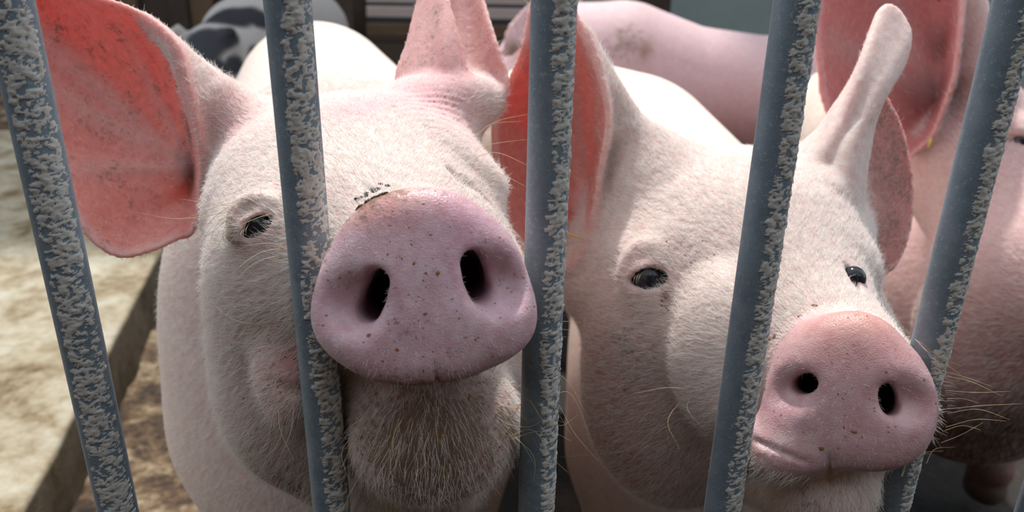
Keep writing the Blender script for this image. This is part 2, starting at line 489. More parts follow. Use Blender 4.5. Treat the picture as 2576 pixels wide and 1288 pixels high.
def hair(name, roots, dirs, nrm, length, mat, parent, r0=0.00011, npt=5, droop=0.0, lift=0.35, curl=0.25):
    n = len(roots)
    cu = bpy.data.hair_curves.new(name); cu.add_curves([npt] * n)
    t = np.linspace(0, 1, npt)[None, :, None]
    L = length[:, None, None]
    jit = rng.normal(0, 1, (n, 1, 3))
    g = np.array([0, 0, -1.0])[None, None]
    d0 = dirs[:, None] * (1 - lift) + nrm[:, None] * lift
    p = roots[:, None] + L * (t * d0 + t * t * (curl * 0.5 * jit * 0.6 - 0.28 * lift * nrm[:, None]) + droop * t * t * g)
    p = p.astype(np.float32)
    cu.attributes['position'].data.foreach_set('vector', p.ravel())
    ra = cu.attributes.get('radius') or cu.attributes.new('radius', 'FLOAT', 'POINT')
    rr = np.broadcast_to(r0 * (1 - 0.75 * np.linspace(0, 1, npt) ** 1.5)[None], (n, npt)).astype(np.float32)
    ra.data.foreach_set('value', np.ascontiguousarray(rr).ravel())
    cu.materials.append(mat)
    o = bpy.data.objects.new(name, cu); COL.objects.link(o); o.parent = parent; o['kind'] = 'stuff'
    return o
def scatter(S, n, weight, flow):
    """hair roots on the skin: weight per vertex, flow -> direction field (world)"""
    w = weight[S.Q].mean(1) * np.linalg.norm(S.fn, axis=1)
    f = rng.choice(len(w), n, p=w / w.sum()); ab = rng.random((n, 2)); q = S.Q[f]
    u, v = ab[:, :1], ab[:, 1:]
    bl = lambda A: (A[q[:, 0]] * (1 - u) * (1 - v) + A[q[:, 1]] * u * (1 - v) + A[q[:, 2]] * u * v + A[q[:, 3]] * (1 - u) * v)
    r = bl(S.W); nn = bl(S.N); nn /= np.linalg.norm(nn, axis=1)[:, None]
    d = flow(r) + rng.normal(0, 0.28, (n, 3)); d = d - nn * (d * nn).sum(1)[:, None]; d /= np.linalg.norm(d, axis=1)[:, None] + 1e-9
    return r, d, nn, q[:, 0]

#@@SETTING
# ================================================================== ground, walls
def ground_material(name, stops, scale, seed=0.0, bump=0.012):
    m, nt, b = new_mat(name); L = nt.links
    mp = N(nt, 'ShaderNodeMapping'); mp.inputs['Location'].default_value = (seed, seed * 1.7, 0); L.new(geo_pos(nt), mp.inputs[0])
    n1 = noise(nt, mp.outputs[0], scale, 7, 0.62, 0.3); n2 = noise(nt, mp.outputs[0], scale * 6, 5, 0.7)
    f = mth(nt, 'ADD', mth(nt, 'MULTIPLY', n1, 0.7), mth(nt, 'MULTIPLY', n2, 0.3))
    wet_or_shade = N(nt, 'ShaderNodeAttribute', attribute_name='wet_or_shade').outputs['Fac']; base = ramp(nt, f, stops)
    L.new(mixc(nt, wet_or_shade, base, mixc(nt, 1.0, base, (0.10, 0.085, 0.075), 'MULTIPLY')), b.inputs['Base Color']); L.new(mth(nt, 'SUBTRACT', 0.85, mth(nt, 'MULTIPLY', wet_or_shade, 0.1)), b.inputs['Roughness'])  # mask multiplies the ground colour down where shade is painted in
    bp = N(nt, 'ShaderNodeBump'); bp.inputs['Distance'].default_value = bump; bp.inputs['Strength'].default_value = 0.8
    L.new(f, bp.inputs['Height']); L.new(bp.outputs[0], b.inputs['Normal'])
    return m
mud_mat = ground_material('trodden_mud', [(0.40, s2l(26, 18, 12)), (0.46, s2l(66, 48, 33)), (0.53, s2l(108, 86, 62)), (0.62, s2l(166, 150, 124))], 11.0)
slab_mat = ground_material('soiled_concrete', [(0.35, s2l(78, 58, 38)), (0.43, s2l(130, 112, 84)), (0.51, s2l(160, 148, 124)), (0.63, s2l(184, 177, 160))], 8.0, 4.2, 0.006)

# mud floor: uneven sheet with trodden lumps
gx = np.r_[np.linspace(-9, -2.6, 14)[:-1], np.linspace(-2.6, 2.6, 160), np.linspace(2.6, 9, 14)[1:]]; gy = np.r_[np.linspace(-8, -0.4, 14)[:-1], np.linspace(-0.4, 5.0, 150), np.linspace(5.0, 12, 14)[1:]]; nx, ny = len(gx), len(gy)
G = np.stack(np.meshgrid(gx, gy, indexing='xy'), -1).reshape(-1, 2)
h = (fbm(np.c_[G * 5.0, np.zeros(len(G))], 4) - 0.5) * 0.05 + (fbm(np.c_[G * 16.0, np.ones(len(G))], 3) - 0.5) * 0.036
V = np.c_[G, h - 0.015]
ii = (np.arange(ny - 1)[:, None] * nx + np.arange(nx - 1)[None]).ravel()
fm = mesh_np('floor', V, np.stack([ii, ii + 1, ii + nx + 1, ii + nx], 1))
# shade painted dark under the animals; mud before the gate darkened to cut bounce
shade_m = np.maximum(sstep(-0.20, -0.02, V[:, 0] + 0.25 * (vnoise(V * 6) - .5)) * (1 - sstep(1.7, 2.4, V[:, 1])), 1 - sstep(0.25, 0.5, V[:, 1]))
float_attr(fm, 'wet_or_shade', shade_m); floor_o = obj('floor', fm, mud_mat)
tag(floor_o, 'churned brown mud floor of the pig pen', kind='structure')

# raised concrete strip on the left, edge running away to the right
SL = 0.10
e0 = on_plane(70, 1268, SL); e1 = on_plane(402, 640, SL)
ed = (e1 - e0); ed[2] = 0; ed /= np.linalg.norm(ed); en = np.array([-ed[1], ed[0], 0])
L0, L1, WD = -0.6, 2.3, 1.1
nl, nw_ = 84, 34
rows = []
prof = [(0.0, -0.12), (0.0, 0.0), (0.0, SL - 0.008), (0.002, SL - 0.002), (0.008, SL)] + [(x, SL) for x in np.linspace(0.05, WD, nw_)] + [(WD + .01, -0.12)]
for a in np.linspace(L0, L1, nl):
    for b_, z in prof: rows.append(e0 + ed * a + en * b_ + np.array([0, 0, z - SL]))
V = np.array(rows); npf = len(prof)
V[:, 2] += (fbm(V * np.array([7, 7, 0]) + 5, 4) - 0.5) * 0.016 * (V[:, 2] > SL - 0.02)
V[:, :2] += ((fbm(V * 14 + 9, 3) - 0.5) * 0.008)[:, None] * en[:2]
ii = (np.arange(nl - 1)[:, None] * npf + np.arange(npf - 1)[None]).ravel()
sm = mesh_np('trim_1', V, np.stack([ii, ii + 1, ii + npf + 1, ii + npf], 1)[:, ::-1], False); float_attr(sm, 'wet_or_shade', np.tile(np.array([.8] * 3 + [.3] + [0.] * (npf - 5) + [.8]), nl)); slab = obj('trim_1', sm, slab_mat)  # strip sides coloured darker to stand in for their shade
tag(slab, 'pale raised concrete strip smeared with dried mud', kind='structure')

# back wall of grey concrete and the lean-to timber behind the animals
wall_mat = plain('weathered_concrete', (128, 140, 138), 0.9, 5.0, 0.18, 0.004)
wall = obj('wall_back', box_mesh('wall_back', (2.6, 4.4, 2.15), (4.5, 0.18, 4.4), 0.0, 0.01), wall_mat)
tag(wall, 'grey weathered concrete wall at the back of the pen', kind='structure')
barn_mat = plain('dark_barn_boards', (70, 58, 48), 0.9, 18.0, 0.35, 0.004)
barn = obj('wall_left', box_mesh('wall_left', (-2.2, 4.8, 2.2), (5.1, 0.12, 4.6), 0.0, 0.01), barn_mat)
tag(barn, 'dark barn wall at the back left of the pen', kind='structure')
front = obj('wall_blocker', box_mesh('wall_blocker', (0.0, -1.5, 1.35), (9.0, 0.14, 2.8), 0.0, 0.01), barn_mat)  # unseen wall, added to hold low sky light off the animals
tag(front, 'unseen dark wall added behind the viewer to block low sky light', kind='structure')

# ================================================================== gate of round bars
def bar_material():
    m, nt, b = new_mat('galvanised_muddy'); L = nt.links
    g = N(nt, 'ShaderNodeNewGeometry'); pos = g.outputs['Position']
    mud = N(nt, 'ShaderNodeAttribute', attribute_name='mud').outputs['Fac']
    nA = noise(nt, pos, 420, 7, 0.72); nB = noise(nt, pos, 1500, 4, 0.7); nC = noise(nt, pos, 60, 4, 0.6)
    metal = mixc(nt, ramp(nt, nC, [(0.3, (0, 0, 0)), (0.7, (1, 1, 1))]), s2l(104, 121, 134), s2l(128, 143, 153))
    fl = ramp(nt, mth(nt, 'ADD', mth(nt, 'MULTIPLY', nA, 0.55), mth(nt, 'MULTIPLY', nB, 0.45)), [(0.545, (0, 0, 0)), (0.60, (1, 1, 1))])
    metal = mixc(nt, mth(nt, 'MULTIPLY', fl, 0.75), metal, s2l(168, 176, 180))
    mc = mixc(nt, ramp(nt, nA, [(0.3, (0, 0, 0)), (0.7, (1, 1, 1))]), s2l(190, 187, 178), s2l(222, 220, 214))
    mc = mixc(nt, mth(nt, 'MULTIPLY', ramp(nt, noise(nt, pos, 240, 5, 0.6), [(0.60, (0, 0, 0)), (0.72, (1, 1, 1))]), 0.7), mc, s2l(168, 142, 104))
    mk = ramp(nt, mud, [(0.3, (0, 0, 0)), (0.6, (1, 1, 1))])
    L.new(mixc(nt, mk, metal, mc), b.inputs['Base Color'])
    L.new(mth(nt, 'ADD', 0.5, mth(nt, 'MULTIPLY', mk, 0.38)), b.inputs['Roughness'])
    b.inputs['Metallic'].default_value = 0.0; b.inputs['Specular IOR Level'].default_value = 0.55
    bp = N(nt, 'ShaderNodeBump'); bp.inputs['Distance'].default_value = 0.0006; bp.inputs['Strength'].default_value = 0.7
    L.new(mth(nt, 'ADD', mth(nt, 'MULTIPLY', nA, mth(nt, 'ADD', 0.3, mk)), mth(nt, 'MULTIPLY', nB, 0.4)), bp.inputs['Height']); L.new(bp.outputs[0], b.inputs['Normal'])
    return m
bar_mat = bar_material()
BAR_R = 0.0103
# (photo x at the middle row, depth there)
bars = [(159, 0.389), (779, 0.392), (1371, 0.398), (1910, 0.408), (2397, 0.432), (2815, 0.455)]
gate = bpy.data.objects.new('gate', None); COL.objects.link(gate)
ZT, ZB = 1.12, 0.14
feet = []
for bi, (bx, bz) in enumerate(bars):
    c = PW(bx, CY, bz); feet.append((c[0], c[1]))
    z0, z1 = 0.50, 0.87                      # finely meshed where it is close to the viewer
    fine = np.arange(z0, z1, 0.0007); zs = np.concatenate([np.linspace(ZB, z0, 12)[:-1], fine, np.arange(z1, ZT, 0.004)])
    ns = 84
    az = np.arange(ns) * 2 * math.pi / ns
    A_, Z_ = np.meshgrid(az, zs)
    nx_, ny_ = np.cos(A_), np.sin(A_)
    p = np.stack([nx_ * BAR_R, ny_ * BAR_R, Z_], -1).reshape(-1, 3)
    q = p + np.array([bi * 0.37, bi * 0.21, 0])
    # splashed side: azimuth between facing the viewer and facing right
    rel = np.arctan2(ny_, nx_).ravel() + math.pi / 2          # 0 = straight at the viewer, + = right
    wob = (fbm(np.c_[q[:, 2] * 28, np.full(len(q), bi * 3.1), np.zeros(len(q))], 3) - .47) * 0.7
    left = (-0.36, -0.18, -0.05, -0.30, -0.32, -0.3)[bi]
    side = sstep(left - 0.30, left + 0.25, rel + wob) * (1 - sstep(1.25, 1.9, rel + wob * .4))
    sq = np.array([1.0, 1.0, 1.25])
    n1 = fbm(q * 380 * sq, 5); n2 = fbm(q * np.array([620, 620, 1250]) + 40, 4); n0 = fbm(q * 95 + 7, 3)
    val = n1 * 0.50 + n2 * 0.36 + n0 * 0.14 + (side - 1) * 0.34
    mud = sstep(0.430, 0.462, val) * (side > 0.02)
    thick = mud * (0.00012 + 0.0006 * np.clip(val - 0.45, 0, 0.3) / 0.15)
    rgh = (vnoise(q * 1500) - 0.5) * 0.00009
    d = BAR_R + thick + rgh
    V = np.stack([nx_.ravel() * d + c[0], ny_.ravel() * d + c[1], p[:, 2]], 1)
    ii = np.arange(len(zs) - 1)[:, None] * ns; k = np.arange(ns)[None]; k2 = (k + 1) % ns
    Q = np.stack([(ii + k), (ii + k2), (ii + ns + k2), (ii + ns + k)], -1).reshape(-1, 4)
    me = mesh_np('bar', V, Q); float_attr(me, 'mud', mud)
    obj('bar', me, bar_mat, gate)
f0, f1 = np.array(feet[0]), np.array(feet[-1]); dd = (f1 - f0) / np.linalg.norm(f1 - f0)
for nm, zz in (('top_rail', ZT), ('bottom_rail', ZB)):
    pts = [np.r_[f0 - dd * 0.12, zz]] + [np.r_[f, zz] for f in feet] + [np.r_[f1 + dd * 0.1, zz]]
    V, Q = tube_mesh(pts, 0.017, 16); me = mesh_np(nm, V, Q); float_attr(me, 'mud', np.zeros(len(V))); obj(nm, me, bar_mat, gate)
for f in (f0 - dd * 0.12, f1 + dd * 0.1):
    V, Q = tube_mesh([np.r_[f, -0.02], np.r_[f, 1.2]], 0.024, 16); me = mesh_np('post', V, Q); float_attr(me, 'mud', np.zeros(len(V))); obj('post', me, bar_mat, gate)
tag(gate, 'grey galvanised gate of upright round bars splashed with dried pale mud', 'gate')

# ================================================================== things far behind
wood = plain('old_timber', (92, 72, 52), 0.85, 30, 0.45, 0.004)
wood_d = plain('dark_timber', (54, 42, 33), 0.85, 30, 0.45, 0.004)
rust = plain('painted_sheet', (176, 158, 152), 0.7, 12, 0.15)
dark = plain('dark_rubber', (38, 38, 42), 0.7, 20, 0.2)
# timber fence far left
fence = bpy.data.objects.new('timber_fence', None); COL.objects.link(fence)
for k, x in enumerate((150, 235, 322, 398, 452, 508)):
    c = on_plane(x, 40, 0.16); c = CAM + (c - CAM) * (4.4 / c[1])
    w_ = (0.13, 0.15, 0.12, 0.15, 0.10, 0.12)[k]
    obj('board', box_mesh('board', (c[0], 4.4 + 0.02 * (k % 2), 0.45), (w_, 0.03, 1.0), 0.03 * (k % 3 - 1), 0.006), wood_d if k in (3, 4) else wood, fence)
for z in (0.25, 0.72):
    obj('rail', box_mesh('rail', (-1.95, 4.46, z), (1.9, 0.05, 0.09), 0, 0.006), wood, fence)
tag(fence, 'dark weathered board fence behind the spotted pig', 'fence')
# low feeding rack of rails seen between the ears
rack = bpy.data.objects.new('feed_rail', None); COL.objects.link(rack)
for (y, h_, mt, nm) in ((5, 0.09, rust, 'sheet_panel'), (17, 0.026, dark, 'rail'), (35, 0.05, rust, 'sheet_panel'), (55, 0.03, dark, 'rail'), (78, 0.05, wood, 'plank'), (104, 0.02, wood_d, 'plank')):
    c = PW(1180, y, 3.2)
    obj(nm, box_mesh(nm, (c[0], c[1], c[2]), (0.82, 0.04, h_), 0, 0.004), mt, rack)
for x in (905, 1400):
    c = PW(x, 60, 3.25); obj('post', box_mesh('post', (c[0], c[1] + .03, 0.35), (0.06, 0.05, 0.8), 0, 0.006), wood_d, rack)
tag(rack, 'weathered feed rail with dark and pale horizontal bars behind the ears', 'rail')
# dark pillar beside the concrete wall
c = PW(1662, 5, 3.6)
pl = obj('timber_post', box_mesh('timber_post', (c[0] - 0.05, c[1], 0.5), (0.16, 0.16, 1.1), 0.1, 0.01), wood_d)
tag(pl, 'dark timber post at the end of the grey concrete wall', 'post')

# ================================================================== pigs
hair_white = hair_material('white_bristle', s2l(242, 238, 230), s2l(253, 251, 247))
hair_blond = hair_material('blond_bristle', s2l(232, 214, 180), s2l(246, 234, 210))
eye_mat, nt_, b_ = new_mat('dark_eye'); b_.inputs['Base Color'].default_value = (0.012, 0.012, 0.018, 1); b_.inputs['Roughness'].default_value = 0.12
hoof_c = np.array(s2l(95, 80, 68))
skin_mat = skin_material('pig_skin')

def hit(sdf, px, py, z0=0.28, z1=1.6, n=420):
    """depth at which the line of sight through a photo point meets a body"""
    Z = np.linspace(z0, z1, n); p = np.stack([(px - CX) / F * Z, (py - CY) / F * Z, Z], 1)
    d = sdf(p); m = np.nonzero(d < 0)[0]
    if not len(m): return Z[np.argmin(d)]
    i = m[0]
    if i == 0: return Z[0]
    return Z[i - 1] + (Z[i] - Z[i - 1]) * d[i - 1] / (d[i - 1] - d[i])
def wleg(body, top, foot, r, rear=False, k=45, fx=0.0, fy=-1.0):
    """leg from a world point in the trunk to the ground; (fx, fy) = the way the animal faces"""
    t = np.array(top, float); f = np.array([foot[0], foot[1], 0.0]); h = t[2]; d = np.array([fx, fy, 0.0])
    if rear:
        j = [t, t * .55 + f * .45 + np.r_[0, 0, .02] + d * 0.07, f + np.r_[0, 0, h * .30] - d * 0.06, f + np.r_[0, 0, h * .09], f + np.r_[0, 0, 0.03] + d * 0.015]
        rr = [r * 1.5, r * 1.0, r * .52, r * .45, r * .5]
    else:
        j = [t, t * .5 + f * .5 - d * 0.03, f + np.r_[0, 0, h * .27] + d * 0.012, f + np.r_[0, 0, h * .09], f + np.r_[0, 0, 0.03] + d * 0.015]
        rr = [r * 1.35, r * .85, r * .56, r * .45, r * .5]
    body.add(chain([from_world(x)[0] for x in j], rr), k)
EYES = []
def lids(body, px, py, tilt, w, h, r=0.0125, sink=0.009, fold=True, bulge=True, rims=True):
    """eyelids draped over an eyeball: opening w x h in photo pixels, tilt in degrees; remembers the eyeball"""
    z = hit(body, px, py); a = math.radians(tilt); u = np.array([math.cos(a), math.sin(a)]); v = np.array([-u[1], u[0]]); mm = z / F * 1000
    c = P(px, py, z + sink); c2 = c * (1 + 0.0)
    if bulge: body.add(ell(c, (w * .62 * mm, max(h * .9, w * .4) * mm, 1000 * sink + 1), (0, 0, tilt)), 16)
    def on_ball(q, rr):
        d = np.array([(q[0] - CX) / F, (q[1] - CY) / F, 1.0]); A_ = d @ d; B_ = d @ c; D_ = B_ * B_ - A_ * (c @ c - rr * rr)
        t = (B_ - math.sqrt(D_)) / A_ if D_ > 0 else B_ / A_ - 0.001
        return d * t
    body.sub(ell(P(px, py, z + 0.002), (w * .52 * mm, h * .55 * mm, 13), (0, 0, tilt)), 2.5)
    EYES.append((px, py, max(w, h)))
    if not rims: return c, r
    up, lo = [], []
    for t in np.linspace(-1, 1, 9):
        o = 1 - t * t
        up.append(on_ball(np.array([px, py]) + u * (t * w * .56) - v * (o * h * .58), r + 0.0016)); lo.append(on_ball(np.array([px, py]) + u * (t * w * .56) + v * (o * h * .48), r + 0.0012))
    body.add(chain(up, [1.7] * 9), 3); body.add(chain(lo, [1.5] * 9), 3)
    if fold:
        fo = [on_ball(np.array([px, py]) + u * (t * w * .75) - v * ((1 - t * t) * h * 1.05 + h * .35), r + 0.005) for t in np.linspace(-1, 1, 9)]
        body.add(chain(fo, [1.0 + 1.8 * float(fold) * (1 - t * t) for t in np.linspace(-1, 1, 9)]), 8)
    return c, r
def eyeball(parent, cr):
    import bmesh
    c, r = cr; c = to_world(c)[0]
    bm = bmesh.new(); bmesh.ops.create_uvsphere(bm, u_segments=24, v_segments=16, radius=r); bmesh.ops.translate(bm, vec=c, verts=bm.verts)
    me = bpy.data.meshes.new('eye'); bm.to_mesh(me); bm.free()
    for p_ in me.polygons: p_.use_smooth = True
    o = obj('eye', me, eye_mat, parent); o['label'] = 'dark glossy eye'
def base_pigment(S, rgb):
    return np.tile(np.array(s2l(*rgb)), (len(S.V), 1))
def paint(pg, m, rgb, a=1.0):
    m = np.clip(m, 0, 1)[:, None] * a; return pg * (1 - m) + np.array(s2l(*rgb))[None] * m
def ear_paint(S, pg, ids, inside, vein, dirt=None):
    m = S.ear * (S.earfront > .5) * np.isin(S.earid, ids) * sstep(0.02, 0.2, S.earr) * (1 - sstep(0.93, 1.0, S.earr))
    pg = paint(pg, m, inside); return paint(pg, m * S.earv * 0.95, vein)

def whiskers(name, parent, S, specs, mat, r=0.00022):
    """long bristles; spec = (root x, root y, [(dx, dy, depth change) ...])"""
    Vs, Qs, o_ = [], [], 0
    for (px, py, path) in specs:
        i = S.at(px, py); z = S.V[i, 2]
        ctrl = [np.array([px, py, z + 0.002])] + [np.array([px + a, py + b, z + c]) for a, b, c in path]
        c = catmull(ctrl, 5 * len(ctrl), False)
        w = to_world(np.stack([(c[:, 0] - CX) / F * c[:, 2], (c[:, 1] - CY) / F * c[:, 2], c[:, 2]], 1))
        V, Q = tube_mesh(w, r * (1 - 0.8 * np.linspace(0, 1, len(w)) ** 1.5), 4, False)
        Vs.append(V); Qs.append(Q + o_); o_ += len(V)
    o = obj(name, mesh_np(name, np.concatenate(Vs), np.concatenate(Qs)), mat, parent); o['kind'] = 'stuff'; return o
def crumbs(name, parent, S, spots, mat):
    """small clods of dirt stuck on the skin: (x, y, size mm, flat)"""
    import bmesh
    bm = bmesh.new()
    for (px, py, s, el) in spots:
        i = S.at(px, py, 16); c = S.W[i]; n = Vector(S.N[i])
        r = bmesh.ops.create_icosphere(bm, subdivisions=1, radius=s / 1000)
        R = n.to_track_quat('Z', 'Y').to_matrix() @ Matrix.Rotation(random.uniform(0, 6.3), 3, 'Z')
        for v in r['verts']:
            q = Vector((v.co.x * el, v.co.y, v.co.z * 0.55)) * random.uniform(0.65, 1.3)
            v.co = Vector(c) + R @ q
    me = bpy.data.meshes.new(name); bm.to_mesh(me); bm.free(); o = obj(name, me, mat, parent); o['kind'] = 'stuff'; return o
crumb_mat = plain('dung_crumb', (150, 92, 48), 0.7, 300, 0.5)

# ------------------------------------------------------------------ the pig on the left
A = Body()
A.add(ell(P(862, 812, 0.80), (174, 262, 150)), 30)                                  # chest and shoulders
A.add(chain([P(900, 700, 0.90), P(850, 420, 1.20), P(805, 265, 1.48)], [175, 172, 150]), 60)
T_ = A; A = Body()
A.add(ell(P(880, 480, 0.575), (98, 68, 105), (0, 0, -12)), 40)                      # cranium
A.add(ell(P(890, 650, 0.50), (86, 74, 95), (0, 0, -12)), 40)
A.add(ell(P(795, 905, 0.535), (65, 86, 85)), 40)                                    # jowls
A.add(ell(P(1140, 820, 0.545), (58, 78, 85)), 40)
A.add(cone(P(1050, 740, 0.41), 40, P(950, 660, 0.52), 66), 30)                      # muzzle
A.add(cone(P(1085, 1040, 0.455), 42, P(960, 960, 0.57), 62), 24)                    # lower jaw
A.add(ell(P(1082, 1085, 0.458), (50, 36, 40)), 26)
A.add(ell(P(1010, 1190, 0.52), (58, 40, 50)), 26)
A.add(ell(P(660, 515, 0.525), (38, 17, 30), (0, 0, -22)), 16)                       # brows
A.add(ell(P(1140, 415, 0.545), (38, 12, 30), (0, 0, 24)), 26)
A.add(chain([P(650, 350, 0.575), P(545, 255, 0.56), P(455, 140, 0.55), P(380, 62, 0.555)], [30, 20, 8, 3]), 26)   # ear roots
A.add(ell(P(1110, 270, 0.60), (46, 26, 40), (0, 0, -8)), 30)
T_.add(A, 14); A = T_
earAL = Ear((487, 425, 0.605), [(512, 440, .555), (500, 330, .540), (478, 225, .535), (450, 122, .538), (395, 62, .545), (320, 18, .552), (230, -12, .56), (120, -70, .575),
            (10, -90, .59), (-20, 30, .59), (20, 180, .575), (66, 330, .56), (130, 450, .55), (185, 535, .545), (235, 605, .545), (300, 643, .55), (370, 632, .56), (440, 602, .57), (490, 574, .58)],
            conc=24, thick=(4.5, 2.2), veins=((.275, .036), (.462, .036), (.522, .036), (.62, .03)), vamp=2.6)
A.ear(earAL, 12)
earAR1 = Ear((1100, 230, .577), [(1000, 198, .60), (1030, 100, .61), (1055, 0, .625), (1090, -120, .64), (1112, -60, .62), (1125, 0, .60), (1147, 80, .588), (1167, 160, .583), (1184, 240, .578), (1130, 270, .575), (1050, 250, .583)], conc=-7, thick=(5, 2.4))
earAR2 = Ear((1160, 250, .598), [(1010, 205, .61), (1037, 90, .617), (1060, 0, .632), (1092, -120, .646), (1150, -180, .65), (1195, -80, .645), (1220, 20, .625), (1248, 110, .606), (1276, 195, .598), (1268, 238, .597), (1225, 282, .596), (1150, 270, .594)], conc=9, thick=(5, 2.2))
A.ear(earAR2, 12); A.ear(earAR1, 5)
snA = Snout((1070, 742, 0.352), [(1060, 447), (1130, 455), (1195, 482), (1250, 520), (1300, 570), (1340, 640), (1368, 725), (1380, 790), (1374, 850), (1335, 895), (1240, 945), (1100, 985), (1000, 988), (930, 975), (868, 945), (800, 893), (763, 830), (762, 770), (780, 700), (810, 615), (850, 548), (905, 492), (985, 458)],
            dome=5, rim=15, neck=0.86, length=75,
            relief=((-0.021, -0.002, 0.020, 2.2), (0.024, 0.010, 0.020, 2.2), (0, -0.028, 0.03, 1.5), (0.002, 0.001, 0.010, -0.8), (0, 0.03, 0.02, -1.0)))
A.add(snA, 12)
for (g0, ta, tb, da, db) in (((892, 766), (938, 710), (895, 784), (990, 700), (968, 765)), ((1252, 714), (1198, 664), (1232, 740), (1160, 655), (1172, 712))):
    A.sub(ell(snA.at(*g0, 0.001), (12.5, 11, 15), (0, 0, -35 if g0[0] < 1000 else 32)), 11)    # shallow slope on the outer side
    m_ = tuple((np.array(ta) + tb) / 2); n_ = tuple((np.array(da) + db) / 2)
    for o_, i_, r_ in ((ta, da, 6.0), (m_, n_, 7.2), (tb, db, 6.8)): A.sub(cone(snA.at(*o_, 0.002), r_, snA.at(*i_, -0.032), 6.5), 3)
    A.sub(cone(snA.at(*n_, -0.030), 8, snA.at(*n_, -0.058), 9), 6)
eA0 = lids(A, 648, 572, -33, 100, 58)
zc_ = hit(A, 1165, 455)
A.sub(chain([P(1080, 446, zc_ + .002), P(1120, 440, zc_), P(1160, 448, zc_), P(1200, 474, hit(A, 1200, 474)), P(1225, 505, hit(A, 1225, 505))], [.5, 2.0, 3.0, 2.2, .5]), 7)
A.add(ell(P(741, 908, hit(A, 741, 908) + .006), (22, 36, 14), (0, 0, 10)), 8)
zl_ = hit(A, 735, 960)
A.sub(chain([P(672, 950, hit(A, 672, 950)), P(705, 972, hit(A, 705, 972)), P(735, 984, hit(A, 735, 984)), P(775, 985, hit(A, 775, 985))], [.5, 2.2, 3.2, 3.2]), 4)
pole_c = P(1120, 330, 0.52)
def wrinkA(p, d):
    q = p - P(1085, 420, 0.50); r = np.hypot(q[:, 0], q[:, 1]); py_ = p[:, 1] / p[:, 2] * F + CY; px_ = p[:, 0] / p[:, 2] * F + CX
    m = np.exp(-(((px_ - 1110) / 120) ** 2 + ((py_ - 262) / 55) ** 2)) * (p[:, 2] > .45) * (p[:, 2] < .66) * (np.abs(d) < .02)
    lip = np.exp(-((px_ - 1098 - (py_ - 950) * .1) / 4.5) ** 2) * sstep(900, 960, py_) * (p[:, 2] < .40)
    return m * 0.0008 * np.sin(r * 1250) - lip * 0.0017
A.disp(wrinkA)
ch = to_world(P(900, 830, 0.80))[0]; ru = to_world(P(805, 265, 1.48))[0]
fa = (ch - ru)[:2]; fa /= np.linalg.norm(fa); sa_ = np.array([-fa[1], fa[0]])
for s_ in (-1, 1):
    c = ch[:2] + sa_ * s_ * 0.095; wleg(A, (c[0], c[1], ch[2] - 0.10), (c[0], c[1]), 62, False, 45, *fa)
    c = ru[:2] + sa_ * s_ * 0.085; wleg(A, (c[0], c[1], ru[2] - 0.06), (c[0], c[1]), 66, True, 45, *fa)
print('pig A sdf', time.time() - T0)
for bx, bz in bars[1:3]: A.sub(cone(from_world(PW(bx, CY, bz) + np.r_[0, 0, -.5])[0], 11.6, from_world(PW(bx, CY, bz) + np.r_[0, 0, .5])[0], 11.6), 5)
V, Q = polygonise(A, -480, 1700, -420, 2500, 0.30, 1.95, 6.0)
SA = Surf(V, Q, [earAL, earAR1, earAR2])
print('pig A mesh', len(V), len(Q), time.time() - T0)

def snout_paint(S, pg, sn, rim_rgb, disc_rgb):
    a, b, c = sn.local(S.V); rho = np.hypot(a, b); Rr = np.interp(np.arctan2(b, a), sn.tt, sn.tr); x = rho / Rr
    m = (1 - sstep(1.0, 1.06, x)) * sstep(-0.030, -0.016, c)
    pg = paint(pg, m, disc_rgb); inn = sstep(-0.014, -0.028, c) * (x < .72) * (c > -.075); pg = paint(pg, inn, (122, 88, 100)); return pg, m, x, c
def common_paint(S, pg):
    # hooves
    low = 1 - sstep(0.035, 0.06, S.W[:, 2]); return paint(pg, low, (95, 80, 68))

pg = base_pigment(SA, (232, 214, 206))
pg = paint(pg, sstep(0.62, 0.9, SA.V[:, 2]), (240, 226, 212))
pg = paint(pg, SA.ear * 0.8, (226, 176, 172))
pg = paint(pg, SA.blob(1085, 235, 150), (222, 168, 172), .85)
for x_, y_ in ((1000, 245), (930, 262), (860, 280)): pg = paint(pg, SA.blob(x_, y_, 70), (222, 172, 176), .7)
pg = paint(pg, SA.blob(570, 300, 100), (224, 172, 172), .7)
pg = paint(pg, SA.blob(660, 580, 60), (214, 170, 165), .6)
pg = paint(pg, SA.blob(735, 915, 60), (214, 150, 148), .9)
pg = paint(pg, SA.blob(650, 1000, 200), (228, 200, 192), .6)
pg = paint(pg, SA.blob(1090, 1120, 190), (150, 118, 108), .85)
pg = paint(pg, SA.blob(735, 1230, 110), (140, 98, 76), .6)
pg = ear_paint(SA, pg, [0], (238, 168, 156), (232, 188, 180))
pg = paint(pg, np.maximum(SA.blob(482, 430, 60, .5), SA.blob(470, 330, 60, .4)), (104, 62, 56), .7)  # dark hair plus cavity shade painted inside the ear lip
pg, mS, xS, cS = snout_paint(SA, pg, snA, None, (224, 200, 207))
pg = paint(pg, mS * SA.blob(1010, 470, 110), (226, 170, 140), .6)  # orange backlit glow painted along the upper snout rim
pg = paint(pg, mS * np.maximum.reduce([SA.blob(1000, 456, 60, 1.5, -10), .7 * SA.blob(1165, 480, 45, 1.5, 25), .8 * SA.blob(925, 520, 50, 1.5, -35)]), (196, 128, 86), .6)
pg = paint(pg, mS * SA.blob(1060, 975, 45, 4.0), (196, 128, 110), .5)
pg = paint(pg, mS * SA.blob(1180, 540, 170), (224, 182, 196), .6)
nos = np.maximum(SA.blob(948, 740, 40), SA.blob(1205, 690, 40)) * mS
pg = common_paint(SA, pg)
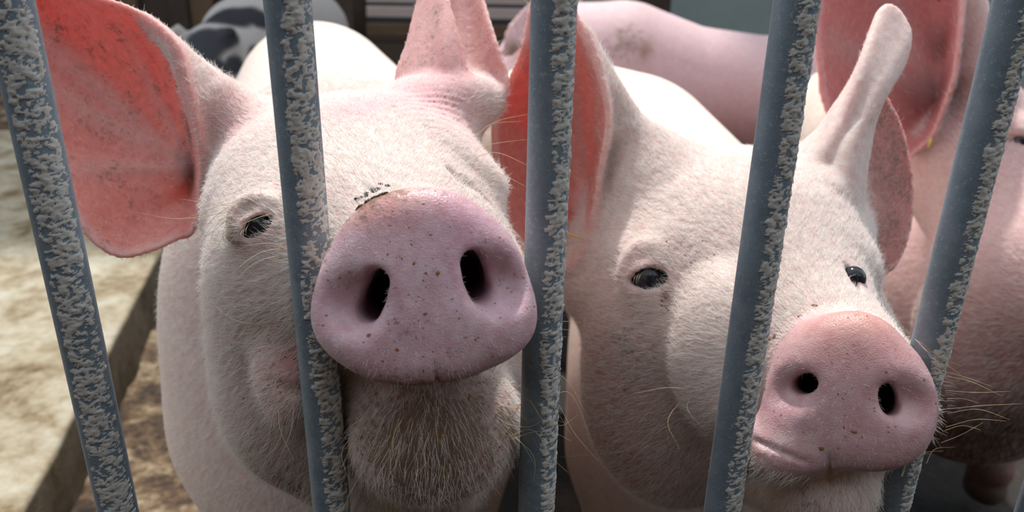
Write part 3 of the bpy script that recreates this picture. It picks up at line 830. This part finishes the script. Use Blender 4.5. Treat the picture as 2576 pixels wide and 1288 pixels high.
dirt = 0.16 + 0.42 * SA.blob(1060, 1070, 150, 1.4) + 0.5 * SA.blob(1090, 1170, 170, 1.3) + 0.55 * SA.blob(735, 1235, 90) + 0.10 * SA.blob(700, 950, 130) + .25 * SA.blob(610, 900, 50)
dirt = dirt * (1 - mS) + mS * (0.20 + 0.5 * SA.blob(930, 500, 70, 2.0, -25) + 0.35 * SA.blob(1060, 970, 60, 3.0))
dirt += SA.ear * (SA.earfront > .5) * 0.13
SA.mS = mS
SA.bare = np.clip(np.maximum.reduce([SA.blob(735, 915, 55), .75 * SA.blob(1050, 235, 130), .7 * SA.blob(900, 270, 70)]), 0, 1)
masks = np.stack([SA.ear, mS, np.clip(dirt, 0, 1)], 1)
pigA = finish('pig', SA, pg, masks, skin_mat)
tag(pigA, 'white pig pushing its big round snout out between the second and third bars', 'pig', 'pigs crowding behind the gate')
eyeball(pigA, eA0)

# ------------------------------------------------------------------ the pig on the right
B = Body()
B.add(ell(P(1830, 980, 0.90), (182, 235, 150)), 30)
B.add(chain([P(1780, 760, 1.00), P(1560, 450, 1.25), P(1400, 345, 1.50)], [165, 165, 150]), 60)
T_ = B; B = Body()
B.add(ell(P(1835, 575, 0.655), (106, 66, 100)), 40)
B.add(ell(P(1820, 770, 0.605), (96, 78, 92)), 65)
B.add(ell(P(1690, 965, 0.645), (74, 98, 90)), 40)
B.add(ell(P(2075, 960, 0.64), (62, 80, 80)), 40)
B.add(cone(P(2115, 960, 0.485), 42, P(1915, 730, 0.58), 66), 30)
B.add(cone(P(2060, 1200, 0.50), 36, P(1900, 1060, 0.63), 60), 24)
B.add(ell(P(1955, 1130, 0.468), (32, 17, 24)), 8)
B.add(ell(P(1825, 885, 0.522), (36, 58, 42)), 10)
B.add(ell(P(1672, 640, 0.578), (33, 15, 30), (0, 0, -8)), 20)
B.add(ell(P(2085, 640, 0.575), (36, 18, 30), (0, 0, 25)), 16)
B.add(chain([P(1650, 420, 0.625), P(1575, 330, 0.615), P(1548, 230, 0.605), P(1480, 85, 0.605)], [30, 18, 8, 3]), 26)
B.add(chain([P(1635, 470, 0.620), P(1562, 540, 0.637), P(1515, 612, 0.648), P(1500, 700, 0.655)], [30, 24, 28, 34]), 24)
B.add(chain([P(2050, 480, 0.64), P(2080, 420, 0.62)], [38, 22]), 26)
T_.add(B, 14); B = T_
earBL = Ear((1478, 520, .645), [(1492, 575, .612), (1510, 440, .597), (1532, 310, .59), (1520, 210, .59), (1492, 118, .595), (1450, 38, .603), (1395, -40, .61), (1343, -5, .615), (1318, 110, .615), (1285, 195, .630), (1252, 255, .636), (1240, 330, .632), (1250, 450, .628), (1275, 570, .625), (1340, 650, .63), (1420, 675, .63), (1470, 640, .62)],
            conc=22, thick=(4.5, 2.2), veins=((.3, .05), (.42, .05)))
B.ear(earBL, 12)
earBR1 = Ear((2085, 430, .595), [(2020, 410, .61), (2085, 300, .61), (2150, 200, .612), (2195, 100, .615), (2214, 38, .615), (2240, 22, .618), (2270, 55, .616), (2282, 100, .61), (2264, 165, .605), (2222, 235, .60), (2192, 310, .595), (2175, 400, .59), (2150, 500, .585), (2075, 500, .585)], conc=-14, thick=(7, 4))
earBR2 = Ear((2155, 480, .605), [(2150, 330, .607), (2195, 215, .610), (2238, 265, .622), (2274, 350, .635), (2294, 490, .645), (2280, 600, .64), (2238, 678, .63), (2170, 694, .612), (2130, 620, .60), (2120, 480, .60)], conc=5, thick=(5, 2.4))
B.ear(earBR1, 12); B.ear(earBR2, 10)
snB = Snout((2140, 985, 0.437), [(2160, 753), (2070, 763), (2000, 797), (1945, 852), (1905, 930), (1880, 1010), (1874, 1090), (1892, 1140), (1935, 1172), (2000, 1190), (2085, 1200), (2160, 1207), (2220, 1207), (2290, 1190), (2342, 1150), (2374, 1080), (2380, 1010), (2355, 930), (2292, 842), (2232, 780)],
            dome=6, rim=22, neck=0.86, length=75, relief=((-0.022, 0.004, 0.022, 2.5), (0.024, -0.002, 0.022, 2.5), (0, -0.03, 0.03, 2.0), (0, 0.032, 0.02, 1.0)))
B.add(snB, 12)
for (g0, ta, tb, da, db) in (((1978, 985), (1998, 976), (2030, 964), (2040, 962), (2062, 952)), ((2280, 1012), (2238, 986), (2250, 1026), (2212, 978), (2214, 1016))):
    B.sub(ell(snB.at(*g0, 0.003), (13, 8, 10), (0, 0, -10 if g0[0] < 2100 else 10)), 12)
    m_ = tuple((np.array(ta) + tb) / 2); n_ = tuple((np.array(da) + db) / 2)
    for o_, i_, r_ in ((ta, da, 4.0), (m_, n_, 4.8), (tb, db, 4.6)): B.sub(cone(snB.at(*o_, 0.002), r_, snB.at(*i_, -0.030), 5.5), 3)
    B.sub(cone(snB.at(*n_, -0.028), 6.5, snB.at(*n_, -0.050), 8), 5)
eB0 = lids(B, 1634, 702, -8, 104, 60, fold=2.0)
eB1 = lids(B, 2146, 700, 80, 84, 16, 0.0080, 0.0100, False, False, False)
def wrinkB(p, d):
    py_ = p[:, 1] / p[:, 2] * F + CY; px_ = p[:, 0] / p[:, 2] * F + CX
    lip = np.exp(-((px_ - 2086 - 3 * np.sin(py_ * .12)) / 6) ** 2) * sstep(1110, 1165, py_) * (p[:, 2] < .50)
    fold = np.exp(-((py_ - (1105 + (px_ - 1890) * .42)) / 7) ** 2) * sstep(1880, 1900, px_) * (1 - sstep(2000, 2050, px_)) * (p[:, 2] < .52)
    lm = np.exp(-(((px_ - 1955) / 60) ** 2 + ((py_ - 1150) / 28) ** 2)) * (p[:, 2] < .52)
    return -lip * 0.0016 - fold * 0.0022 + lm * 0.0006 * np.sin((px_ * .8 - py_ * .5) * .55)
B.disp(wrinkB)
ch = to_world(P(1830, 980, 0.92))[0]; ru = to_world(P(1400, 345, 1.50))[0]
fa = (ch - ru)[:2]; fa /= np.linalg.norm(fa); sa_ = np.array([-fa[1], fa[0]])
for s_ in (-1, 1):
    c = ch[:2] + sa_ * s_ * 0.095; wleg(B, (c[0], c[1], ch[2] - 0.08), (c[0], c[1]), 62, False, 45, *fa)
    c = ru[:2] + sa_ * s_ * 0.085; wleg(B, (c[0], c[1], ru[2] - 0.06), (c[0], c[1]), 66, True, 45, *fa)
for bx, bz in bars[2:5]: B.sub(cone(from_world(PW(bx, CY, bz) + np.r_[0, 0, -.5])[0], 11.6, from_world(PW(bx, CY, bz) + np.r_[0, 0, .5])[0], 11.6), 5)
V, Q = polygonise(B, 900, 2700, -200, 2500, 0.38, 1.95, 6.0)
SB = Surf(V, Q, [earBL, earBR1, earBR2])
print('pig B mesh', len(V), len(Q), time.time() - T0)
pg = base_pigment(SB, (232, 215, 207))
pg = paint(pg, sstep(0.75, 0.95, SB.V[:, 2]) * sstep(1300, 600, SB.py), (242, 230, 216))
pg = paint(pg, SB.ear * .8 * (SB.earid != 1), (226, 190, 184))
pg = paint(pg, SB.blob(1650, 690, 85), (212, 166, 162), .6)
pg = paint(pg, SB.blob(1500, 900, 190), (216, 172, 166), .6)
pg = paint(pg, SB.blob(1540, 1150, 240), (184, 140, 130), .85)  # lower cheek coloured darker to carry part of its shade
pg = ear_paint(SB, pg, [0], (222, 150, 138), (210, 164, 154))
pg = ear_paint(SB, pg, [2], (206, 146, 138), (206, 140, 130))
pg, mS, xS, cS = snout_paint(SB, pg, snB, None, (214, 184, 186))
pg = paint(pg, mS * SB.blob(2150, 790, 110, 1.6), (222, 158, 138), .6)  # peach glow of the top rim put into the colour
pg = paint(pg, SB.blob(1960, 1150, 50, 1.6), (222, 200, 196), .8)
pg = paint(pg, SB.blob(1675, 745, 16, .6, 20), (130, 70, 44), .7)
pg = common_paint(SB, pg)
dirt = 0.12 + 0.25 * SB.blob(1720, 650, 80) + .36 * SB.blob(1585, 870, 75) + .22 * SB.blob(1560, 980, 110) + .3 * SB.blob(1680, 750, 25) + .3 * SB.blob(2050, 1260, 90)
dirt = dirt * (1 - mS) + mS * 0.14 + SB.ear * (SB.earid == 2) * (SB.earfront > .5) * .32
SB.mS = mS; SB.bare = .8 * SB.blob(1960, 1145, 60, 1.4)
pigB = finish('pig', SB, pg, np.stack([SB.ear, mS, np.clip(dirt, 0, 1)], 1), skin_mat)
tag(pigB, 'white pig with its snout between the fourth and fifth bars and a stained eye corner', 'pig', 'pigs crowding behind the gate')
eyeball(pigB, eB0); eyeball(pigB, eB1)

# ------------------------------------------------------------------ the pig at the right edge
D = Body()
D.add(ell(P(2440, 800, 1.16), (165, 210, 170)), 40)
D.add(chain([P(2400, 600, 1.25), P(2230, 400, 1.42), P(2140, 320, 1.60)], [150, 148, 130]), 60)
D.add(ell(P(2570, 470, 0.97), (128, 100, 110)), 50)
D.add(ell(P(2640, 700, 0.90), (120, 105, 110)), 50)
D.add(ell(P(2500, 860, 0.93), (85, 105, 90)), 50)
D.add(cone(P(2950, 900, 0.72), 46, P(2700, 700, 0.88), 75), 40)
D.add(ell(P(2990, 930, 0.70), (50, 46, 26), (0, -25, 0)), 15)
D.add(cone(P(2900, 1100, 0.76), 34, P(2650, 960, 0.92), 60), 30)
D.add(chain([P(2490, 350, 0.95), P(2470, 180, 0.92), P(2455, 20, 0.91), P(2430, -120, 0.91)], [52, 28, 14, 5]), 30)
D.add(ell(P(2395, 380, 0.975), (58, 56, 60)), 40)
D.add(ell(P(2575, 322, hit(D, 2575, 322) + .010), (34, 10, 16), (0, 0, 8)), 16)
earD = Ear((2345, 245, .94), [(2352, 330, .91), (2400, 200, .885), (2414, 95, .88), (2422, 0, .88), (2412, -110, .89), (2330, -210, .91), (2200, -200, .915), (2090, -100, .915), (2052, 30, .915), (2056, 160, .915), (2082, 290, .92), (2160, 400, .925), (2260, 410, .93), (2320, 370, .925)], conc=26, thick=(6, 3), veins=((.45, .05), (.6, .05)))
D.ear(earD, 16)
earD2 = Ear((2700, 330, .99), [(2650, 300, .99), (2690, 150, .99), (2760, 20, .99), (2860, 0, 1.0), (2900, 120, 1.01), (2860, 260, 1.01), (2790, 340, 1.0)], conc=-10, thick=(6, 3))
D.ear(earD2, 16)
eD0 = lids(D, 2574, 352, 8, 70, 18, 0.0135, 0.010, True, False)
ch = to_world(P(2440, 800, 1.18))[0]; ru = to_world(P(2140, 320, 1.60))[0]
fa = (ch - ru)[:2]; fa /= np.linalg.norm(fa); sa_ = np.array([-fa[1], fa[0]])
for s_ in (-1, 1):
    c = ch[:2] + sa_ * s_ * 0.09; wleg(D, (c[0], c[1], ch[2] - 0.08), (c[0], c[1]), 60, False, 45, *fa)
    c = ru[:2] + sa_ * s_ * 0.08; wleg(D, (c[0], c[1], ru[2] - 0.05), (c[0], c[1]), 62, True, 45, *fa)
V, Q = polygonise(D, 1800, 3300, -360, 1900, 0.6, 2.3, 7.0)
SD = Surf(V, Q, [earD, earD2])
pg = base_pigment(SD, (226, 194, 190))
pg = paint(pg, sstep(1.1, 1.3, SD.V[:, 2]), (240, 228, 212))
pg = paint(pg, SD.ear * .8, (222, 172, 170))
pg = ear_paint(SD, pg, [0], (212, 140, 136), (206, 160, 156))
pg = paint(pg, np.maximum(SD.blob(2345, 235, 70), .8 * SD.blob(2370, 120, 60, .5)), (104, 52, 50), .8)  # ear hollow painted dark for its shade and dark hair
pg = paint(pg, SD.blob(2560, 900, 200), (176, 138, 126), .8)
pg = paint(pg, sstep(920, 1080, SD.py) * (SD.V[:, 2] < 1.35), (112, 78, 64), .9)  # shadow on the lower body painted into the skin colour
pg = common_paint(SD, pg)
dirt = 0.1 + .3 * SD.blob(2500, 900, 160) 
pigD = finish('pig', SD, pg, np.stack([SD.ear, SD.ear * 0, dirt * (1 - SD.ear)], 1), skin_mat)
tag(pigD, 'pink pig with a bright red upright ear, cut off behind the fifth bar', 'pig', 'pigs crowding behind the gate')
eyeball(pigD, eD0)

# ------------------------------------------------------------------ the pig standing crosswise behind
Cc = Body()
ZC = 2.0
Cc.add(chain([P(1440, 205, ZC), P(1560, 195, ZC), P(1720, 238, ZC), P(1900, 262, ZC + .02), P(2060, 255, ZC + .05)], [182, 186, 168, 168, 172]), 60)
Cc.add(cone(P(1400, 200, ZC), 150, P(1290, 270, ZC - .05), 105), 80)                   # neck and head, facing left
Cc.add(cone(P(1290, 280, ZC - .05), 100, P(1190, 380, ZC - .05), 52), 60)
Cc.add(ell(P(1180, 392, ZC - .05), (24, 52, 50), (0, 0, -40)), 20)
earC = Ear((1330, 60, ZC - .16), [(1345, 0, ZC - .17), (1318, 25, ZC - .18), (1290, 55, ZC - .19), (1272, 95, ZC - .2), (1266, 135, ZC - .2), (1285, 140, ZC - .19), (1310, 115, ZC - .18), (1340, 130, ZC - .16), (1370, 60, ZC - .15)], conc=-6, thick=(10, 7))
Cc.ear(earC, 20)
fx_, fy_ = -1.0, 0.0
h0 = to_world(P(1440, 230, ZC))[0]; h1 = to_world(P(2020, 270, ZC + .05))[0]
for s_ in (-1, 1):
    wleg(Cc, (h0[0], h0[1] + s_ * .085, h0[2] - .1), (h0[0], h0[1] + s_ * .085), 60, False, 45, fx_, fy_)
    wleg(Cc, (h1[0], h1[1] + s_ * .085, h1[2] - .06), (h1[0], h1[1] + s_ * .085), 64, True, 45, fx_, fy_)
V, Q = polygonise(Cc, 1000, 2600, -200, 1100, 1.5, 2.6, 10.0)
SCc = Surf(V, Q, [earC])
pg = base_pigment(SCc, (214, 186, 188))
pg = paint(pg, SCc.blob(1570, 90, 70), (150, 118, 98), .75)
pg = paint(pg, SCc.blob(1625, 130, 30, .6, 20), (160, 120, 96), .7)
pg = paint(pg, SCc.blob(1290, 125, 22), (110, 88, 60), .8)
pg = paint(pg, SCc.blob(1850, 350, 120), (190, 146, 146), .7)  # reddish underside shading painted on the flank
pg = common_paint(SCc, pg)
dirt = 0.1 + .5 * SCc.blob(1570, 100, 70)
pigC = finish('pig', SCc, pg, np.stack([SCc.ear * .3, SCc.ear * 0, dirt], 1), skin_mat)
tag(pigC, 'pink pig standing sideways near the grey wall, dirt patch on its shoulder', 'pig', 'pigs crowding behind the gate')

# ------------------------------------------------------------------ the black and white pig
E = Body()
ZE = 2.5
E.add(chain([P(572, 150, ZE), P(622, 108, ZE + .15), P(700, 80, ZE + .4), P(770, 80, ZE + .6)], [118, 150, 165, 165]), 60)
E.add(cone(P(572, 170, ZE), 105, P(540, 230, ZE - .1), 85), 60)
h0 = to_world(P(580, 130, ZE + .05))[0]; h1 = to_world(P(745, 70, ZE + .58))[0]
fa = (h0 - h1)[:2]; fa /= np.linalg.norm(fa); sa_ = np.array([-fa[1], fa[0]])
E.add(cone(from_world(h0 + np.r_[fa * .12, -.02])[0], 100, from_world(h0 + np.r_[fa * .34, -.16])[0], 50), 60)
for s_ in (-1, 1):
    c = h0[:2] + sa_ * s_ * .08; wleg(E, (c[0], c[1], h0[2] - .08), (c[0], c[1]), 52, False, 45, *fa)
    c = h1[:2] + sa_ * s_ * .08; wleg(E, (c[0], c[1], h1[2] - .05), (c[0], c[1]), 58, True, 45, *fa)
    a0 = h0 + np.r_[fa * .16 + sa_ * s_ * .07, .05]
    E.add(ell(from_world(a0)[0], (38, 55, 14), (20, 0, s_ * 25)), 16)
V, Q = polygonise(E, 200, 1000, -200, 900, 1.9, 3.6, 9.0)
SE = Surf(V, Q, [])
pg = base_pigment(SE, (176, 176, 172))
for (x, y, r, sx, t) in ((512, 112, 66, 1.0, 0), (570, 40, 66, 1.2, -30), (575, 75, 46, 1.6, -50), (640, 40, 44, 1.5, -10), (598, 165, 30, 1.2, -50), (655, 150, 40, 1, 0), (530, 180, 60, 1, 0)):
    pg = paint(pg, sstep(0.35, 0.6, SE.blob(x, y, r, sx, t)), (26, 28, 38))
pg = common_paint(SE, pg)
pigE = finish('pig', SE, pg, np.stack([pg[:, 0] * 0, pg[:, 0] * 0, pg[:, 0] * 0 + .1], 1), skin_mat)
tag(pigE, 'black and white spotted pig beyond the big red ear', 'pig', 'pigs crowding behind the gate')
print('pigs', time.time() - T0)

# ================================================================== bristles
def flow_from(pt, extra=(0, 0, 0)):
    c = to_world(pt)[0]; e = np.array(extra, float)
    def f(r):
        d = r - c; d /= np.linalg.norm(d, axis=1)[:, None] + 1e-9; return d + e
    return f
def facing(S):
    return np.clip(((S.N * (CAM - S.W)).sum(1) / np.linalg.norm(CAM - S.W, axis=1)) * 1.2 + 0.35, 0.0, 1)
SA.dirtz = np.clip(SA.blob(1085, 1090, 205, 1.25) * 1.35, 0, 1); SB.dirtz = SB.blob(2050, 1270, 90) * .5
for S, pig, sn, zmax, edge in ((SA, pigA, snA, 0.74, (1320,)), (SB, pigB, snB, 0.80, (2400,))):
    insideear = S.ear * (S.earfront > .5)
    w = facing(S) * (S.V[:, 2] < zmax) * (1 - sstep(0.2, 0.9, S.mS)) * (1 - 0.92 * insideear) * (1 - .97 * np.minimum(1, 1.3 * S.dirtz)) * (S.py < 1420) / (S.V[:, 2] ** 2)
    a_, b_, c_ = sn.local(S.V); nos_ = (np.hypot(a_, b_) < .78 * np.interp(np.arctan2(b_, a_), sn.tt, sn.tr)) & (c_ > -.085) & (c_ < 0.02) & (S.mS < .98)
    w = w * ~nos_ * (1 - .9 * S.bare)
    for (ex, ey, er) in EYES: w = w * (1 - sstep(.25, .55, S.blob(ex, ey, er * .75)))
    r, d, n, vi = scatter(S, 42000, w, flow_from(sn.O, (0, 0, 0.0)))
    L = 0.011 * rng.uniform(0.6, 1.35, len(r)) * (1 - 0.35 * S.ear[vi])
    hair('fur', r, d, n, L, hair_white, pig, 0.0001, 4, 0.1, 0.24, 0.26)
    # sparse short hairs on the snout, longer bristles on the chin
    w = S.mS * (c_ > -0.008)
    r, d, n, vi = scatter(S, 420, w, flow_from(sn.O))
    hair('snout_hair', r, d, n, 0.0035 * rng.uniform(0.5, 1.4, len(r)), hair_white, pig, 0.00006, 4, 0.3, 0.5, 0.3)

    if S is SA:
        w = S.dirtz * facing(S) * (1 - S.mS); w = w * (S.V[:, 2] < .6)
        r, d, n, vi = scatter(S, 1300, w, flow_from(sn.O, (0, 0, -0.6)))
        hair('chin_hair', r, d, n, 0.009 * rng.uniform(0.5, 1.5, len(r)), hair_white, pig, 0.00008, 5, 0.25, 0.4, 0.4)

w = facing(SD) * (SD.V[:, 2] < 1.12) * (1 - .93 * SD.ear * (SD.earfront > .5)) * (SD.px < 2800) / SD.V[:, 2] ** 2
r, d, n, vi = scatter(SD, 16000, w, flow_from(P(2950, 900, .72)))
hair('fur', r, d, n, 0.012 * rng.uniform(0.6, 1.35, len(r)), hair_white, pigD, 0.00012, 4, 0.1, 0.24, 0.26)

def px_outline(sn, S, a0, a1, n):
    """points on the rim of a snout, angles in photo degrees (0 = right, 90 = down)"""
    o = []
    for a in np.linspace(a0, a1, n):
        a = a + rng.uniform(-1, 1) * (a1 - a0) / n * .6
        th = math.radians(-a); R = np.interp((th + math.pi) % (2 * math.pi) - math.pi, sn.tt, sn.tr) * 0.985
        q = sn.O + sn.r * R * math.cos(th) + sn.u * R * math.sin(th) - sn.n * 0.008
        o.append((q[0] / q[2] * F + CX, q[1] / q[2] * F + CY, math.cos(math.radians(a)), math.sin(math.radians(a))))
    return o
U = rng.uniform
# pig on the left: brow, cheek, snout and chin bristles
sp = [(588, 528, [(-60, 14, 0), (-150, 22, -.01), (-245, 6, -.02)]), (600, 520, [(-70, -8, 0), (-150, -20, -.01)]), (612, 512, [(-60, 45, 0), (-85, 95, 0)]), (590, 524, [(-28, 60, 0), (-20, 110, 0)]),
      (600, 530, [(-50, 40, 0), (-110, 90, -.01)]), (640, 505, [(-80, 10, -.01), (-190, 50, -.02)]), (575, 520, [(-40, 30, 0), (-70, 70, 0)]), (595, 515, [(-40, 90, -.01), (-60, 120, -.01)]),
      (690, 535, [(-60, 20, -.01), (-160, 70, -.02)]),
      (1190, 345, [(60, -40, -.01), (150, -60, -.02)]), (1195, 395, [(60, -10, -.01), (150, 30, -.02)]), (1185, 410, [(60, 20, -.01), (140, 60, -.02)]), (1200, 370, [(50, -10, -.01), (130, -20, -.02)]), (1190, 425, [(50, 20, 0), (110, 50, -.01)]), (1195, 330, [(50, -20, 0), (120, -25, -.01)]),
      (720, 618, [(-50, -6, -.01), (-110, 0, -.02)]), (722, 622, [(-70, 15, -.01), (-130, 60, -.02), (-155, 105, -.02)]), (715, 640, [(-70, 20, -.01), (-130, 70, -.02)]),
      (726, 818, [(-70, 0, -.01), (-150, -20, -.02), (-220, -90, -.02)]), (720, 830, [(-36, 5, -.01), (-40, 40, -.01), (-12, 90, -.01)]), (712, 880, [(-22, 60, -.01), (-30, 130, -.01)]), (700, 930, [(-10, 60, -.01), (10, 150, -.01), (-20, 220, -.02)]),
      (735, 960, [(-40, 60, -.01), (-60, 150, -.02)]), (700, 1010, [(5, 70, -.01), (40, 150, -.02)]), (740, 1010, [(-10, 80, -.02), (-50, 170, -.02)])]
for (x, y, c, s_) in px_outline(snA, SA, -52, -18, 11): L_ = U(40, 95); sp.append((x, y, [(c * L_ * .5 + 6, s_ * L_ * .55 - 8, 0.004), (c * L_ + 22, s_ * L_ * .8, 0.008)]))
whiskers('whiskers', pigA, SA, sp, hair_blond, 0.00019)
sp = []
for (x, y, c, s_) in px_outline(snA, SA, 5, 175, 110): L_ = U(10, 30); sp.append((x, y, [(c * L_ * .6, s_ * L_ * .6 - 2, -.001), (c * L_ + U(-6, 6), s_ * L_ + 4, 0)]))
whiskers('rim_hair', pigA, SA, sp, hair_white, 0.00009)
sp = []
for _ in range(34):
    x, y = U(885, 1290), U(1000, 1170); L_ = U(50, 150); k = (x - 1085) / 200
    sp.append((x, y, [(k * L_ * .4 + U(-10, 10), L_ * .45, -.012), (k * L_ * .5 + U(-35, 35), L_, -.016)]))
for _ in range(9):
    y = U(960, 1120); L_ = U(90, 190); sp.append((U(1270, 1298), y, [(L_ * .45, U(-90, 30), -.01), (L_ * .8, U(-70, 60), -.015), (L_ * 1.1, U(-20, 130), -.015)]))
whiskers('chin_whiskers', pigA, SA, sp, hair_blond, 0.00015)
# pig on the right
sp = []
for (x, y, c, s_) in px_outline(snB, SB, -30, 70, 17): L_ = U(70, 190); b_ = U(-.25, .25); sp.append((x, y, [(c * L_ * .5 + 4, s_ * L_ * .4, 0.002), (L_ * c + 10, L_ * (s_ * .8 + b_ + .12), 0.006)]))
for (x, y, c, s_) in px_outline(snB, SB, -75, -45, 6): L_ = U(40, 90); sp.append((x, y, [(c * L_ * .5, -L_ * .6, 0.004), (L_ * c + 30, -L_ * .7, 0.01)]))
sp += [(1700, 1050, [(-20, 50, -.01), (10, 110, -.02)]), (1720, 1000, [(-40, 60, -.01), (-10, 130, -.02)]), (1740, 990, [(-10, 40, -.01), (30, 90, -.02)]), (1600, 1130, [(-70, 10, -.01), (-190, 20, -.03)]), (1735, 980, [(-60, -5, -.01), (-140, 10, -.02)])]
whiskers('whiskers', pigB, SB, sp, hair_blond, 0.0002)
sp = []
for (x, y, c, s_) in px_outline(snB, SB, -8, 172, 110): L_ = U(14, 40); sp.append((x, y, [(c * L_ * .6, s_ * L_ * .6, -.001), (c * L_ + U(-6, 6), s_ * L_ + 4, 0)]))
whiskers('rim_hair', pigB, SB, sp, hair_white, 0.0001)
# eyelashes
for pig, S, (ex, ey), (dx, dy) in ((pigA, SA, (640, 556), (34, -20)), (pigB, SB, (1636, 682), (34, -2))):
    sp = []
    for t in np.linspace(-1, .3, 8): sp.append((ex + dx * t, ey + dy * t + 3 * t * t, [(-6, 12, -.006), (-8 + U(-3, 3), 28, -.008)]))
    whiskers('eyelashes', pig, S, sp, hair_blond, 0.00016)
# dirt on the skin
sp = [(890 + 80 * t + U(-9, 9), 512 - 44 * t + U(-8, 10), U(.7, 2.0), U(1, 2)) for t in rng.random(30)]
crumbs('dung_clods', pigA, SA, sp, plain('wet_dung', (62, 44, 28), 0.45, 300, 0.5))
ang = rng.uniform(0, 6.283, 150); rr_ = np.sqrt(rng.random(150))
sp = [(1072 + 290 * r_ * math.cos(a_), 730 + 250 * r_ * math.sin(a_), U(.14, .42), U(1, 2.4)) for a_, r_ in zip(ang, rr_)] + [(1040, 662, .8, 1.4), (1072, 688, .7, 1), (1100, 685, .9, 1.6), (1066, 705, .5, 1), (1072, 786, .8, 1.3), (930, 845, 1.0, 1.4), (1000, 880, .9, 1), (1180, 995, 1.2, 1.5)]
sp += [(U(820, 1300), U(930, 985), U(.2, .5), U(1, 2.5)) for _ in range(60)]
sp += [(U(885, 1290), U(1000, 1200), U(.25, .8), U(1, 2.5)) for _ in range(90)]
sp += [(U(580, 760), U(820, 1200), U(.2, .6), U(1, 2)) for _ in range(80)]
crumbs('dung_crumbs', pigA, SA, sp, crumb_mat)
sp = [(2140 + 220 * r_ * math.cos(a_), 980 + 205 * r_ * math.sin(a_), U(.15, .5), U(1, 2.4)) for a_, r_ in zip(ang[:60], rr_[:60])] + [(2070, 1128, 1.3, 1.3), (2148, 1088, 1.0, 1.8), (2050, 768, 1.1, 2), (2010, 795, .9, 1.5), (1945, 845, 1.1, 1.6), (1935, 852, .8, 1.6), (2360, 1050, 1.0, 1.5)]
sp += [(U(1640, 1800), U(600, 720), U(.2, .6), U(1, 2)) for _ in range(50)] + [(1670 + U(-8, 12), 735 + U(-30, 50), U(.3, .9), U(1, 2)) for _ in range(26)]
crumbs('dung_crumbs', pigB, SB, sp, crumb_mat)
# straw
straw_mat = plain('straw', (222, 186, 96), 0.5, 200, 0.2)
def straw(pts, r, label):
    V, Q = tube_mesh(pts, r, 6); o = obj('straw', mesh_np('straw', V, Q), straw_mat); tag(o, label, 'straw'); return o
i = SD.at(2340, 357); a_ = SD.V[i, 2] - .002
straw([PW(2342, 343, a_), PW(2340, 357, a_), PW(2336, 371, a_)], [.0018, .0022, .0016], 'short yellow straw chip stuck to the cheek below the brightest red ear')
z_ = SB.V[SB.at(1450, 600), 2] - .012
straw([PW(1428, 588, z_), PW(1447, 594, z_), PW(1485, 608, z_), PW(1516, 630, z_)], [.0009, .0007, .0004, .0002], 'thin dry straw awn caught in the bristles right of the third bar')
z_ = 0.441 - BAR_R
straw([PW(850, 1152, z_), PW(846, 1178, z_ + .004)], [.0010, .0010], 'flat straw chip stuck low on the second bar')
